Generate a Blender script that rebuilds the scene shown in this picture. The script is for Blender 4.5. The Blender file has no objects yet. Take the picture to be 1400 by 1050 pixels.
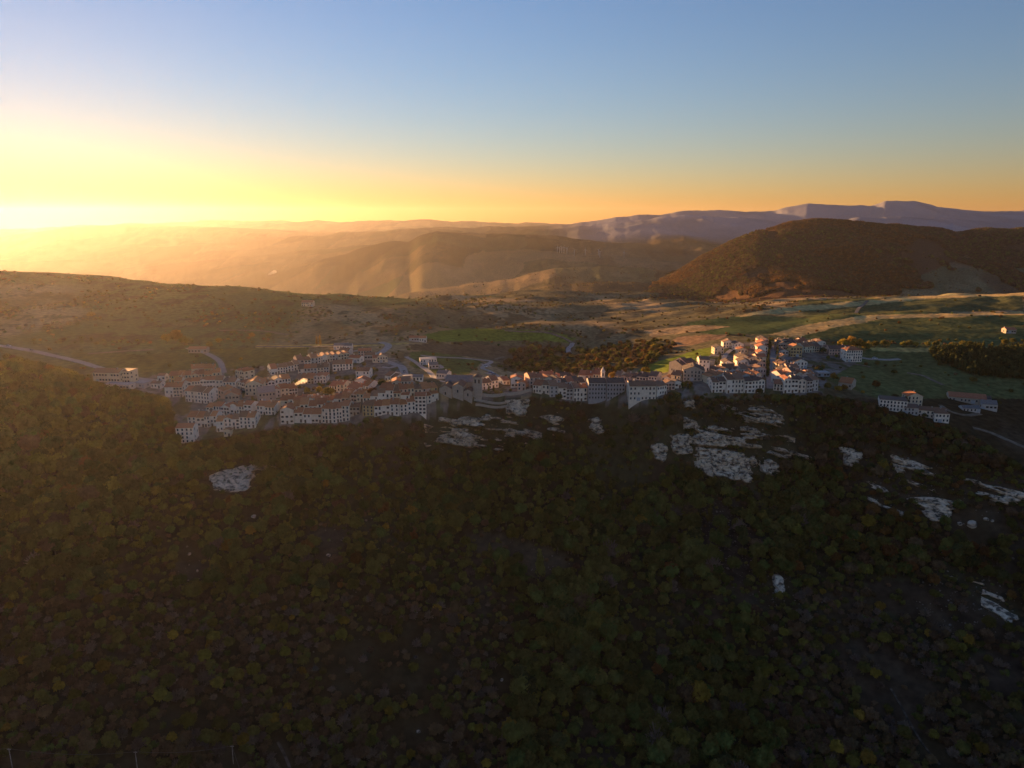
import bpy, bmesh, math, random
import numpy as np
from mathutils import Vector, Matrix

sc = bpy.context.scene
col = sc.collection
RND = random.Random(7)

# ------------------------------------------------------------------ camera
CAM_Z = 122.0
PITCH = math.radians(13.1)          # looking down
FPX = 972.0                         # focal length in photo pixels (1400 wide)
cam_d = bpy.data.cameras.new('camera')
cam_d.sensor_width = 36.0
cam_d.lens = 36.0 * FPX / 1400.0
cam_d.clip_start = 1.0
cam_d.clip_end = 60000.0
cam = bpy.data.objects.new('camera', cam_d)
cam.location = (0, 0, CAM_Z)
cam.rotation_euler = (math.pi / 2 - PITCH, 0, 0)
col.objects.link(cam)
sc.camera = cam

# ------------------------------------------------------------------ light
SUN_EL = math.radians(3.6)
SUN_AZ = math.radians(-35.6)        # from +Y, negative = towards -X
world = bpy.data.worlds.new('World')
sc.world = world
world.use_nodes = True
wn = world.node_tree
wn.nodes.clear()
sky = wn.nodes.new('ShaderNodeTexSky')
sky.sky_type = 'NISHITA'
sky.sun_disc = False
sky.sun_elevation = SUN_EL
sky.sun_rotation = SUN_AZ
sky.altitude = 900
sky.air_density = 1.38
sky.dust_density = 0.06
sky.ozone_density = 3.3
bg = wn.nodes.new('ShaderNodeBackground')
bg.inputs['Strength'].default_value = 0.082
wo = wn.nodes.new('ShaderNodeOutputWorld')
wb = wn.nodes.new('ShaderNodeMix'); wb.data_type = 'RGBA'; wb.blend_type = 'MULTIPLY'      # white balance of the whole sky
wb.inputs[0].default_value = 1.0; wb.inputs[7].default_value = (1.0, 0.82, 0.97, 1)
wn.links.new(sky.outputs[0], wb.inputs[6]); wn.links.new(wb.outputs[2], bg.inputs['Color'])
wn.links.new(bg.outputs[0], wo.inputs['Surface'])

sun_d = bpy.data.lights.new('sun', 'SUN')
sun_d.energy = 5.0
sun_d.angle = math.radians(0.55)
sun_d.color = (1.0, 0.52, 0.20)
sun = bpy.data.objects.new('sun', sun_d)
S = Vector((math.sin(SUN_AZ) * math.cos(SUN_EL), math.cos(SUN_AZ) * math.cos(SUN_EL), math.sin(SUN_EL)))
sun.rotation_euler = (-S).to_track_quat('-Z', 'Y').to_euler()
sun.location = (-300, 400, 300)
col.objects.link(sun)

sc.view_settings.view_transform = 'Standard'
sc.view_settings.look = 'None'
sc.view_settings.exposure = 1.86
sc.view_settings.gamma = 1.0
sc.view_settings.use_curve_mapping = False
sc.render.engine = 'CYCLES'
sc.cycles.use_denoising = True
sc.cycles.max_bounces = 5
sc.cycles.diffuse_bounces = 2
sc.cycles.glossy_bounces = 2
sc.cycles.transparent_max_bounces = 6
sc.cycles.volume_bounces = 0
# ------------------------------------------------------------------ helpers
def ray(u, v):
    dx = (u - 700.0) / FPX
    dy = (525.0 - v) / FPX
    return (dx, math.cos(PITCH) + dy * math.sin(PITCH), -math.sin(PITCH) + dy * math.cos(PITCH))

def pt_d(u, v, d):                      # pixel at forward distance d
    a, b, c = ray(u, v)
    t = d / b
    return (a * t, d, CAM_Z + c * t)

def pt_z(u, v, z):                      # pixel on the level z
    a, b, c = ray(u, v)
    t = (z - CAM_Z) / c
    return (a * t, b * t, z)

def hash2(ix, iy, seed):
    h = (ix.astype(np.int64) * 374761393 + iy.astype(np.int64) * 668265263 + seed * 974711) & 0xffffffff
    h = ((h ^ (h >> 13)) * 1274126177) & 0xffffffff
    h = (h ^ (h >> 16)) & 0xffffffff
    return h / 4294967295.0

def vnoise(x, y, seed=0):
    x = np.asarray(x, float); y = np.asarray(y, float)
    ix = np.floor(x); iy = np.floor(y)
    fx = x - ix; fy = y - iy
    fx = fx * fx * fx * (fx * (fx * 6 - 15) + 10)
    fy = fy * fy * fy * (fy * (fy * 6 - 15) + 10)
    a = hash2(ix, iy, seed); b = hash2(ix + 1, iy, seed)
    c = hash2(ix, iy + 1, seed); d = hash2(ix + 1, iy + 1, seed)
    return (a + (b - a) * fx) * (1 - fy) + (c + (d - c) * fx) * fy      # 0..1

def fbm(x, y, oct=4, seed=0, gain=0.5):
    s = 0.0; a = 1.0; t = 0.0
    for i in range(oct):
        s = s + a * (vnoise(x + 17.3 * i, y - 9.1 * i, seed + i) - 0.5)
        t += a; a *= gain
        x = x * 2.03; y = y * 2.03
    return s / t * 2.0                                                  # about -1..1

def ridged(x, y, oct=4, seed=0):
    s = 0.0; a = 1.0; t = 0.0
    for i in range(oct):
        s = s + a * (1 - np.abs(2 * vnoise(x + 3.7 * i, y + 5.9 * i, seed + i) - 1))
        t += a; a *= 0.5
        x = x * 2.05; y = y * 2.05
    return s / t

def sstep(x, a, b):
    t = np.clip((x - a) / (b - a), 0, 1)
    return t * t * (3 - 2 * t)

# ------------------------------------------------------------------ terrain
CP = []
us = (0, 250, 500, 700, 900, 1050, 1250, 1400)
for v, ds in ((1050, (225, 240, 255, 265, 270, 270, 265, 260)),
              (900, (270, 290, 305, 320, 325, 325, 318, 310)),
              (750, (330, 355, 375, 388, 392, 392, 382, 370)),
              (650, (385, 405, 425, 438, 448, 452, 425, 405))):
    for u, d in zip(us, ds):
        CP.append(pt_d(u, v, d))
for u, v, z in ((250, 608, -20), (350, 592, -15), (400, 582, -12), (480, 577, -10), (580, 569, -7), (640, 549, 0),
                (700, 535, 3), (750, 540, 2), (860, 547, 0), (900, 545, 1), (930, 530, 5), (1000, 538, 2), (1100, 538, 2),
                (1200, 552, -4), (1300, 578, -12), (1400, 600, -20),
                (0, 560, -2), (0, 500, 7), (0, 475, 12), (130, 503, 3), (130, 540, -4), (200, 525, -4),
                (300, 510, -2), (340, 545, -9), (420, 532, -6), (480, 505, 0), (450, 492, 2), (530, 477, 4), (560, 525, -1),
                (640, 518, 2), (300, 480, 5), (200, 480, 6), (100, 455, 13), (350, 472, 5), (600, 472, 0),
                (700, 500, -10), (780, 482, -15), (810, 492, -12), (860, 472, -10), (700, 465, -5), (660, 450, -1), (620, 442, -3),
                (760, 470, -13),
                (950, 500, 4), (1000, 480, 6), (1050, 470, 8), (1150, 472, 8), (1130, 500, 2), (1200, 480, 5), (1250, 500, 0),
                (1300, 520, -5), (1400, 520, -4), (1400, 480, 6), (1300, 472, 9),
                (1000, 455, 8), (1400, 450, 12), (1200, 442, 11), (920, 480, -2), (890, 500, -3)):
    CP.append(pt_z(u, v, z))
for u, v, d in ((1000, 552, 480), (1050, 556, 480), (930, 552, 478), (700, 600, 468), (850, 600, 468), (1120, 600, 462),
                (200, 575, 470), (100, 575, 455), (600, 620, 455), (250, 640, 415), (400, 620, 436),
                # right-hand field crests
                (1400, 400, 1000), (1280, 402, 1000), (1150, 408, 980), (1060, 418, 940), (1010, 430, 880), (960, 440, 820),
                (1100, 430, 850), (1250, 425, 870), (1400, 424, 880),
                # left ridge
                (0, 372, 1050), (100, 379, 1050), (200, 387, 1030), (290, 395, 1000), (330, 402, 980), (430, 413, 940),
                (500, 425, 900), (600, 433, 880), (0, 420, 830), (0, 450, 720), (200, 440, 780), (350, 450, 740), (450, 450, 730),
                (500, 457, 705), (540, 455, 720),
                # the valley that opens behind the village
                (700, 430, 930), (700, 420, 1080), (760, 400, 1450), (600, 410, 1300), (850, 430, 960), (880, 402, 1500),
                (800, 440, 870), (760, 450, 810), (880, 445, 820), (700, 385, 1900)):
    CP.append(pt_d(u, v, d))
for d in (1500, 2000):
    for a in (-1.1, -0.85, -0.6, -0.4, -0.25):
        CP.append((a * d, d, -50 - (d - 1500) * 0.16))
CP += [(300, 1400, -40), (700, 1350, -25), (1000, 1450, -20), (1400, 1600, -10), (500, 2000, -70), (1200, 2100, 0),
       (0, 120, -135), (0, 0, -150), (-400, 0, -120), (400, 0, -140), (0, -700, -165), (-700, -500, -120), (700, -500, -150),
       (-900, 300, -20), (900, 250, -60), (-1600, 700, 40), (1700, 600, 0), (-1500, -200, -60), (1500, -300, -80),
       (0, -1700, -160), (-1200, -1400, -130), (1200, -1400, -140), (-700, 520, 12), (-640, 400, -12), (800, 480, -10), (760, 380, -50)]
for u, zs in ((640, (2, 1, 0)), (700, (2, -2, -7)), (760, (1.5, -3, -8)), (820, (1, -3, -8)), (880, (1.5, -1, -5)), (940, (5, 5, 3)), (1000, (3, 4, 4)), (1060, (3, 4, 5)), (1120, (2, 2, 3))):
    for d, z in zip((497, 530, 575), zs):
        CP.append(((u - 700) / FPX * (d * math.cos(PITCH) + 120 * math.sin(PITCH)), d, z))
CPa = np.array(CP, float)
C2 = 30.0 ** 2
_P = CPa[:, :2]
_D = np.sqrt(((_P[:, None] - _P[None]) ** 2).sum(2) + C2)
_n = len(_P)
_A = np.zeros((_n + 1, _n + 1)); _A[:_n, :_n] = _D + np.eye(_n) * -0.25
_A[:_n, _n] = 1; _A[_n, :_n] = 1
_W = np.linalg.solve(_A, np.append(CPa[:, 2], 0))

def near_h(x, y):
    r = np.full(x.shape, _W[_n])
    for i in range(_n):
        r += _W[i] * np.sqrt((x - _P[i, 0]) ** 2 + (y - _P[i, 1]) ** 2 + C2)
    return r

# far ridges: skyline pixels, forward distance, slope in front, slope behind, crest width
RIDGES = [
    ([(560, 312), (700, 310), (780, 306), (850, 297), (900, 293), (950, 288), (985, 286), (1020, 289), (1060, 288), (1105, 278),
      (1120, 279), (1160, 283), (1190, 282), (1210, 275), (1250, 276), (1280, 283), (1320, 287), (1360, 289), (1400, 288), (1600, 296)],
     6600, .16, .2, 130),
    ([(-400, 300), (0, 300), (200, 302), (330, 301), (480, 303), (590, 300), (640, 303), (760, 306), (900, 318)], 11000, .14, .14, 250),
    ([(640, 322), (700, 316), (780, 311), (830, 306), (870, 301), (905, 296), (950, 295), (1000, 296), (1050, 300), (1068, 303), (1130, 316)],
     5400, .15, .2, 120),
    ([(1090, 312), (1150, 301), (1180, 297), (1250, 297), (1300, 300), (1350, 303), (1400, 306), (1600, 310)], 5000, .16, .2, 120),
    ([(-400, 345), (-100, 335), (0, 324), (60, 316), (110, 309), (170, 307), (260, 309), (360, 313), (470, 318), (560, 324), (620, 336)],
     8200, .17, .14, 160),
    ([(-300, 330), (100, 330), (300, 326), (450, 322), (560, 318), (700, 317), (800, 322)], 9400, .16, .14, 180),
    ([(-400, 372), (0, 358), (90, 356), (180, 360), (300, 366), (380, 384), (430, 402)], 6000, .18, .15, 130),
    ([(330, 408), (380, 386), (430, 360), (480, 344), (520, 333), (540, 329), (558, 330), (575, 322), (598, 316), (640, 318), (700, 319),
      (760, 322), (830, 330), (900, 334), (980, 338), (1060, 345)], 4300, .18, .2, 110),
    ([(420, 412), (480, 398), (540, 388), (600, 377), (660, 362), (710, 351), (760, 346), (800, 347), (850, 352), (920, 358), (1000, 362)],
     3600, .15, .18, 120),
    ([(480, 418), (560, 400), (620, 394), (700, 380), (760, 368), (820, 364), (880, 366), (940, 372), (1040, 385)], 2850, .15, .2, 110),
    ([(620, 412), (700, 400), (760, 390), (830, 386), (880, 388), (930, 392), (1000, 402)], 2350, .15, .22, 100),
    ([(820, 430), (870, 404), (900, 384), (930, 369), (960, 352), (1000, 333), (1040, 317), (1080, 307), (1120, 303), (1160, 305),
      (1210, 310), (1250, 312), (1290, 317), (1305, 320), (1330, 316), (1400, 315), (1600, 318)], 2600, .30, .3, 120),
]
RID = []
for pts, d, kf, kb, w in RIDGES:
    q = np.array([pt_d(u, v, d) for u, v in pts])
    RID.append((q[:, 0] / q[:, 1], q[:, 2], d, kf, kb, w))

def ramp_interp(a, A, Z):
    z = np.interp(a, A, Z)
    z = np.where(a < A[0], Z[0] - (A[0] - a) * 500, z)
    return np.where(a > A[-1], Z[-1] - (a - A[-1]) * 700, z)

def far_h(x, y):
    yy = np.maximum(y, 1.0)
    a = np.clip(x / yy, -6, 6)
    h = -150.0 - 150.0 * sstep(yy, 1800, 4500) * sstep(-a, -0.15, 0.25)
    for i, (A, Z, d, kf, kb, w) in enumerate(RID):
        zc = ramp_interp(a, A, Z) + d * .0022 * fbm(a * 34 + 7 * i, a * 0 + i, 4, 33)
        wob = fbm(x / (d * .12) + 3 * i, y / (d * .3), 3, 40 + i) * d * 0.05
        s = y - d - wob
        k = np.where(s < 0, kf, kb)
        prof = k * (np.sqrt(s * s + w * w) - w)
        amp = (d * 0.004 + 8) if d != 2600 else 42.0
        er = ridged(x / (d * .07) + i, y / (d * .11), 4, 60 + i) - 0.62
        zz = zc - prof * (1 + 0.25 * fbm(x / (d * .09), y / (d * .2), 2, 80 + i)) + amp * er * np.clip(np.abs(s) / (2.5 * w), 0.06, 1.0)
        # smooth maximum
        kk = 8 + d * 0.0008
        m = np.maximum(h, zz); n = np.minimum(h, zz)
        h = m + kk * np.exp(-(m - n) / kk) * 0.35
    return h

def H(x, y):
    x = np.atleast_1d(np.asarray(x, float)); y = np.atleast_1d(np.asarray(y, float))
    sh = x.shape
    x = x.ravel(); y = y.ravel()
    r = np.hypot(x, y)
    out = np.zeros_like(x)
    nm = r < 2450
    fm = r > 1450
    w = sstep(r, 1500, 2400)
    nz = np.zeros_like(x); fz = np.zeros_like(x)
    if nm.any():
        nx, ny = x[nm], y[nm]
        b = near_h(nx, ny)
        out_v = sstep(ny, 660, 900) * (1 - .8 * sstep(ny, 1000, 860) * sstep(np.abs(nx - 60), 330, 180))
        b = b + fbm(nx / 130, ny / 130, 4, 3) * (2.2 + 7.0 * out_v) + fbm(nx / 24, ny / 24, 3, 9) * (0.5 + 0.7 * sstep(-ny, -470, -420))
        sp = ny * math.cos(SUN_AZ) + nx * math.sin(SUN_AZ); sq = nx * math.cos(SUN_AZ) - ny * math.sin(SUN_AZ)
        b = b + fbm(sq / 420, sp / 120, 3, 15) * 8.0 * sstep(ny, 690, 860) * (1 - .55 * sstep(-nx, 150, 350))
        nz[nm] = b
    if fm.any():
        fx, fy = x[fm], y[fm]
        q = far_h(fx, np.where(fy > 300, fy, 300.0))
        back = sstep(-fy, -1200, -100)
        fz[fm] = q * (1 - back) + (-150 + 40 * fbm(fx / 1500, fy / 1500, 4, 5)) * back
    out = nz * (1 - w) + fz * w
    return out.reshape(sh)

def h1(x, y):
    return float(H([x], [y])[0])

R_MAX = 11800.0
radii = [0.0, 60, 120, 160]
r = 190.0
while r < R_MAX:
    radii.append(r)
    if r < 470: r += 2.2
    elif r < 760: r += 2.6
    elif r < 1600: r += 4.5
    else: r *= 1.0062
radii.append(R_MAX)
radii = np.array(radii[1:])
az = np.concatenate([np.radians(np.arange(-180, -60, 6.0)), np.radians(np.arange(-60, -42, 0.5)),
                     np.radians(np.arange(-42, 42, 0.115)), np.radians(np.arange(42, 60, 0.5)), np.radians(np.arange(60, 180, 6.0))])
NA, NR = len(az), len(radii)
AZ, RR = np.meshgrid(az, radii)
GX = RR * np.sin(AZ); GY = RR * np.cos(AZ)
GZ = H(GX, GY)
print('terrain', NA, NR, NA * NR, 'min', GZ.min(), 'max', GZ.max())

# quick lookup of the built surface
def ground(x, y):
    """height of the built terrain sheet at x, y (bilinear in the polar grid); arrays"""
    x = np.atleast_1d(np.asarray(x, float)); y = np.atleast_1d(np.asarray(y, float))
    rr = np.hypot(x, y); aa = np.arctan2(x, y)
    i = np.clip(np.searchsorted(radii, rr) - 1, 0, NR - 2)
    j = np.clip(np.searchsorted(az, aa) - 1, 0, NA - 2)
    fr = np.clip((rr - radii[i]) / (radii[i + 1] - radii[i]), 0, 1)
    fa = np.clip((aa - az[j]) / (az[j + 1] - az[j]), 0, 1)
    return (GZ[i, j] * (1 - fr) + GZ[i + 1, j] * fr) * (1 - fa) + (GZ[i, j + 1] * (1 - fr) + GZ[i + 1, j + 1] * fr) * fa

def g1(x, y):
    return float(ground([x], [y])[0])

def pix(u, v, tmin=200, tmax=15000):
    """point of the ground seen at a photo pixel"""
    a, b, c = ray(u, v)
    t = np.concatenate([np.arange(tmin, 1500, 1.0), np.geomspace(1500, tmax, 1500)])
    z = CAM_Z + c * t
    g = ground(a * t, b * t)
    k = np.nonzero(z < g)[0]
    k = k[0] if len(k) else len(t) - 1
    if k > 0:
        d0 = (z - g)[k - 1]; d1 = (z - g)[k]
        f = d0 / (d0 - d1) if d0 != d1 else 0
        tt = t[k - 1] + (t[k] - t[k - 1]) * f
    else:
        tt = t[0]
    return Vector((a * tt, b * tt, g1(a * tt, b * tt)))

def proj(x, y, z):
    """photo pixel of world points (arrays)"""
    x = np.asarray(x, float); y = np.asarray(y, float); z = np.asarray(z, float) - CAM_Z
    f = y * math.cos(PITCH) - z * math.sin(PITCH)
    up = y * math.sin(PITCH) + z * math.cos(PITCH)
    return 700 + FPX * x / f, 525 - FPX * up / f, f
# ------------------------------------------------------------------ materials
def mat(name, base=(.5, .5, .5), rough=0.8, spec=0.3):
    m = bpy.data.materials.new(name)
    m.use_nodes = True
    b = m.node_tree.nodes['Principled BSDF']
    b.inputs['Base Color'].default_value = (*base, 1)
    b.inputs['Roughness'].default_value = rough
    b.inputs['Specular IOR Level'].default_value = spec
    return m, m.node_tree, b

def N(nt, t, **kw):
    n = nt.nodes.new(t)
    for k, v in kw.items():
        setattr(n, k, v)
    return n

def noise_mix(nt, bsdf, c1, c2, scale, detail=4, coord='Object', lo=.35, hi=.65, dist=0.0):
    tc = N(nt, 'ShaderNodeTexCoord')
    nz = N(nt, 'ShaderNodeTexNoise')
    nz.inputs['Scale'].default_value = scale
    nz.inputs['Detail'].default_value = detail
    nz.inputs['Distortion'].default_value = dist
    nt.links.new(tc.outputs[coord], nz.inputs['Vector'])
    mr = N(nt, 'ShaderNodeMapRange')
    mr.inputs[1].default_value = lo; mr.inputs[2].default_value = hi
    nt.links.new(nz.outputs['Fac'], mr.inputs[0])
    mx = N(nt, 'ShaderNodeMix', data_type='RGBA')
    mx.inputs[6].default_value = (*c1, 1); mx.inputs[7].default_value = (*c2, 1)
    nt.links.new(mr.outputs[0], mx.inputs[0])
    nt.links.new(mx.outputs[2], bsdf.inputs['Base Color'])
    return mx, nz

# ------------------------------------------------------------------ terrain sheet
def mesh_np(name, V, F):
    me = bpy.data.meshes.new(name)
    V = np.asarray(V, np.float32); F = np.asarray(F, np.int32)
    n = F.shape[1]
    me.vertices.add(len(V)); me.vertices.foreach_set('co', V.ravel())
    me.loops.add(F.size); me.loops.foreach_set('vertex_index', F.ravel())
    me.polygons.add(len(F)); me.polygons.foreach_set('loop_start', np.arange(0, F.size, n, dtype=np.int32))
    me.polygons.foreach_set('use_smooth', np.ones(len(F), bool))
    me.update(calc_edges=True)
    return me

# ---- land cover (ground colours, with crest sunlight and far haze painted in)
def poly_mask(u, v, pts):
    P = np.array(pts, float); inside = np.zeros(u.shape, bool)
    j = len(P) - 1
    for i in range(len(P)):
        c = ((P[i, 1] > v) != (P[j, 1] > v)) & (u < (P[j, 0] - P[i, 0]) * (v - P[i, 1]) / (P[j, 1] - P[i, 1] + 1e-9) + P[i, 0])
        inside ^= c
        j = i
    return inside

def mixc(c, c2, m):
    return c * (1 - m[..., None]) + np.array(c2) * m[..., None]

UU, VV, FF = proj(GX, np.maximum(GY, 1), GZ)
front = GY > 150
LC = np.zeros(GX.shape + (3,))
LC[:] = (.085, .075, .04)
n1 = fbm(GX / 90, GY / 140, 4, 21); n2 = fbm(GX / 25, GY / 40, 4, 31); n3 = fbm(GX / 380, GY / 700, 4, 51)
n4 = fbm(GX / 9, GY / 14, 3, 71)
# open country: dry grass, scrub and ploughed strips
LC = mixc(LC, (.20, .145, .075), sstep(n1, -.1, .35))
LC = mixc(LC, (.06, .075, .03), sstep(n3, .05, .3))
LC = mixc(LC, (.045, .038, .022), sstep(n2 + .5 * n4, .12, .4) * .8)
far = sstep(RR, 1500, 2300) * front
# distant patchwork of fields
cx = np.floor(GX / 260 + .6 * fbm(GX / 700, GY / 700, 2, 5)); cy = np.floor(GY / 420 + .6 * fbm(GX / 600, GY / 900, 2, 6))
hf = hash2(cx + 999, cy + 999, 77)
fc = np.where((hf < .35)[..., None], np.array((.12, .085, .045)), np.where((hf < .6)[..., None], np.array((.065, .07, .035)),
     np.where((hf < .8)[..., None], np.array((.045, .04, .022)), np.array((.16, .115, .06)))))
LC = LC * (1 - .7 * far[..., None]) + fc * .7 * far[..., None]
LC = mixc(LC, (.04, .03, .02), sstep(fbm(GX / 500, GY / 900, 4, 91), .12, .3) * far * .8)
rock_haze = sstep(RR, 4400, 4900) * sstep(GX / np.maximum(GY, 1), .02, .14) * front  # pale limestone range; its blue-grey fade in air is painted in
LC = mixc(LC, (.46, .46, .49), rock_haze * (.75 + .25 * np.clip(fbm(GX / 300, GY / 500, 3, 13), -1, 1)))
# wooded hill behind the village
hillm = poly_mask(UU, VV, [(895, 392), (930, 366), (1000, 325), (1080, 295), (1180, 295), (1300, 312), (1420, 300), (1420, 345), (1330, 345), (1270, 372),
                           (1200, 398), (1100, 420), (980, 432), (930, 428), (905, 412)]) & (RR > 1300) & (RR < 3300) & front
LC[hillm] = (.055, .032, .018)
# fields (own colours, but gold strips along crests paint low sunlight)
grass = np.array((.055, .075, .022))
FIELDS = [
    ([(575, 459), (600, 452), (640, 449), (740, 452), (790, 462), (780, 468), (700, 466), (600, 468)], (.075, .10, .018)),
    ([(990, 470), (960, 476), (880, 500), (870, 510), (940, 508), (1000, 478)], (.09, .11, .02)),
    ([(885, 482), (930, 474), (990, 462), (1000, 455), (930, 460)], (.14, .09, .05)),
    ([(940, 440), (1010, 432), (1080, 433), (1110, 436), (1060, 456), (980, 458), (930, 450)], (.04, .055, .024)),
    ([(1100, 432), (1400, 428), (1400, 462), (1180, 468), (1090, 460), (1120, 446)], (.060, .066, .024)),
    ([(1090, 410), (1400, 404), (1400, 424), (1100, 430)], (.058, .060, .025)),
    ([(1120, 470), (1400, 476), (1400, 600), (1340, 600), (1290, 570), (1200, 545), (1130, 520)], (.060, .068, .026)),
    ([(100, 482), (200, 484), (330, 476), (420, 472), (420, 495), (300, 505), (150, 512), (90, 495)], (.065, .065, .022)),
    ([(560, 482), (600, 478), (660, 495), (640, 512), (600, 512), (560, 500)], (.06, .07, .022)),
    ([(1000, 433), (1060, 422), (1100, 418), (1280, 402), (1400, 399), (1400, 404), (1280, 408), (1100, 425), (1060, 430)], (.26, .19, .08)),  # sunlit crest band painted in dry-gold colour
    ([(1050, 458), (1110, 442), (1190, 431), (1400, 426), (1400, 430), (1210, 436), (1140, 448), (1090, 461)], (.25, .18, .075)),  # second sunlit band, painted along the inner crest
    ([(1190, 475), (1400, 474), (1400, 478), (1270, 481), (1190, 480)], (.28, .2, .07)),
    ([(880, 452), (960, 444), (1000, 446), (960, 452), (890, 460)], (.2, .14, .07)),
    ([(350, 472), (500, 470), (560, 467), (560, 470), (480, 474), (350, 476)], (.26, .2, .07)),
    ([(560, 470), (780, 474), (790, 480), (700, 500), (660, 490), (560, 478)], (.075, .055, .032)),
]
for pts, c in FIELDS:
    jit = 2.5
    m = poly_mask(UU + jit * n4, VV + jit * .6 * n2, pts) & front & (RR < 1300)
    f = 1.05 + .25 * n2[m][:, None] + .2 * (hash2(np.floor(GX[m] / 7), np.floor(GY[m] / 60), 3) - .5)[:, None]
    LC[m] = np.array(c) * np.clip(f, .5, 1.4)
# forest floor on the scarp below the village
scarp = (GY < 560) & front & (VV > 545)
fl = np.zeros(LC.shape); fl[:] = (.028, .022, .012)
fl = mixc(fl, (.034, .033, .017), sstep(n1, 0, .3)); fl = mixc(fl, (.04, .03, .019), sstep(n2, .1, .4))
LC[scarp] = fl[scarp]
VIL = [[(130, 520), (180, 515), (240, 510), (330, 505), (400, 495), (480, 483), (540, 490), (575, 520), (600, 545), (640, 548), (660, 530), (720, 528), (730, 520), (900, 512), (960, 495), (990, 470), (1060, 465), (1130, 472), (1180, 490),
        (1130, 520), (1125, 540), (1050, 542), (970, 540), (900, 550), (860, 552), (760, 549), (720, 540), (640, 552), (580, 572), (480, 580), (380, 584), (245, 608), (228, 545), (170, 536)]]
for pts in VIL:
    m = poly_mask(UU + 2 * n4, VV + 1.5 * n2, pts) & front & (RR < 900)
    LC[m] = np.where((n4[m] > .1)[:, None], np.array((.06, .06, .03)), np.array((.115, .10, .082))) * (1 + .3 * n2[m][:, None])
CLEAR = [([(630, 720), (700, 735), (770, 758), (822, 785), (800, 800), (720, 790), (660, 765)], (.042, .035, .022)),
         ([(955, 690), (1010, 690), (1040, 740), (1040, 800), (985, 800), (960, 740)], (.028, .024, .018)),
         ([(1130, 870), (1220, 880), (1290, 950), (1280, 1010), (1200, 990), (1150, 930)], (.034, .025, .016)),
         ([(1180, 790), (1290, 800), (1400, 850), (1400, 880), (1300, 870), (1200, 830)], (.034, .025, .016)),
         ([(470, 870), (600, 850), (640, 900), (600, 960), (480, 960), (440, 920)], (.024, .021, .012)),
         ([(200, 960), (330, 965), (330, 1010), (210, 1010)], (.024, .021, .012)),
         ([(70, 930), (140, 925), (130, 960), (70, 965)], (.03, .025, .017)),
         ([(240, 770), (300, 765), (300, 800), (240, 805)], (.03, .026, .018)),
         ([(420, 720), (480, 722), (470, 750), (420, 752)], (.03, .026, .019)),
         ([(1330, 900), (1400, 890), (1400, 960), (1340, 950)], (.033, .025, .017))]
clear_mask = np.zeros(GX.shape, bool)
for pts, c in CLEAR:
    m = poly_mask(UU + 9 * n2 + 6 * n4, VV + 7 * n1 + 6 * n4, pts) & scarp
    clear_mask |= m
    LC[m] = np.array(c) * (1 + .3 * n4[m][:, None])
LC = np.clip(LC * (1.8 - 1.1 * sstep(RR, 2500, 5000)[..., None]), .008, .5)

i0 = np.arange(NR - 1)[:, None] * NA + np.arange(NA)[None]
i0n = np.arange(NR - 1)[:, None] * NA + (np.arange(NA)[None] + 1) % NA
faces = np.stack([i0, i0n, i0n + NA, i0 + NA], -1).reshape(-1, 4)
V = np.stack([GX, GY, GZ], -1).reshape(-1, 3)
me = mesh_np('terrain', V, faces)
ca = me.color_attributes.new('cover', 'FLOAT_COLOR', 'POINT')
ca.data.foreach_set('color', np.concatenate([LC.reshape(-1, 3), np.ones((V.shape[0], 1))], 1).astype(np.float32).ravel())
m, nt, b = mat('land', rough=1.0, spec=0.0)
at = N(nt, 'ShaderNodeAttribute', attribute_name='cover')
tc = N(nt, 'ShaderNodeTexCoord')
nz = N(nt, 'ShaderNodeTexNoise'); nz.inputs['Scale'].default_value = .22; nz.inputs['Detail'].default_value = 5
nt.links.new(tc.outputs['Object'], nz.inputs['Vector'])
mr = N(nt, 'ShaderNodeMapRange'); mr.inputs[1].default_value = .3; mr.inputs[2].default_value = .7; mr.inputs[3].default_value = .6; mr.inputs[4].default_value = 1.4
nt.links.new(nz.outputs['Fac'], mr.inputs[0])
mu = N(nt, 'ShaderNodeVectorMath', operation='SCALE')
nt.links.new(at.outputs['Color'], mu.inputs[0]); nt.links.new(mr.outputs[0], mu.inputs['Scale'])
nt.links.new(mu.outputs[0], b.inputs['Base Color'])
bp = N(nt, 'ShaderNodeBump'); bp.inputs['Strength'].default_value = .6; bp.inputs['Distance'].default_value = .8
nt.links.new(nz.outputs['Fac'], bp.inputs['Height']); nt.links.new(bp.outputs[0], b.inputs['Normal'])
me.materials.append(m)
terrain = bpy.data.objects.new('terrain', me)
terrain['kind'] = 'structure'
col.objects.link(terrain)
# ------------------------------------------------------------------ building kit
def newobj(name, me, parent=None, m=None):
    o = bpy.data.objects.new(name, me)
    if m is not None and me is not None and not me.materials:
        me.materials.append(m)
    col.objects.link(o)
    if parent is not None:
        o.parent = parent
    return o

def thing(name, label, cat, loc=(0, 0, 0), rz=0.0, group=None):
    o = bpy.data.objects.new(name, None)
    o.empty_display_size = 1.0
    o.location = loc; o.rotation_euler = (0, 0, rz)
    o['label'] = label; o['category'] = cat
    if group: o['group'] = group
    col.objects.link(o)
    return o

def tag(o, label, cat, group=None):
    o['label'] = label; o['category'] = cat
    if group: o['group'] = group
    return o

def pydata(name, V, F, smooth=False):
    me = bpy.data.meshes.new(name)
    me.from_pydata([tuple(v) for v in V], [], F)
    if smooth:
        me.polygons.foreach_set('use_smooth', [True] * len(me.polygons))
    me.update()
    return me

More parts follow.
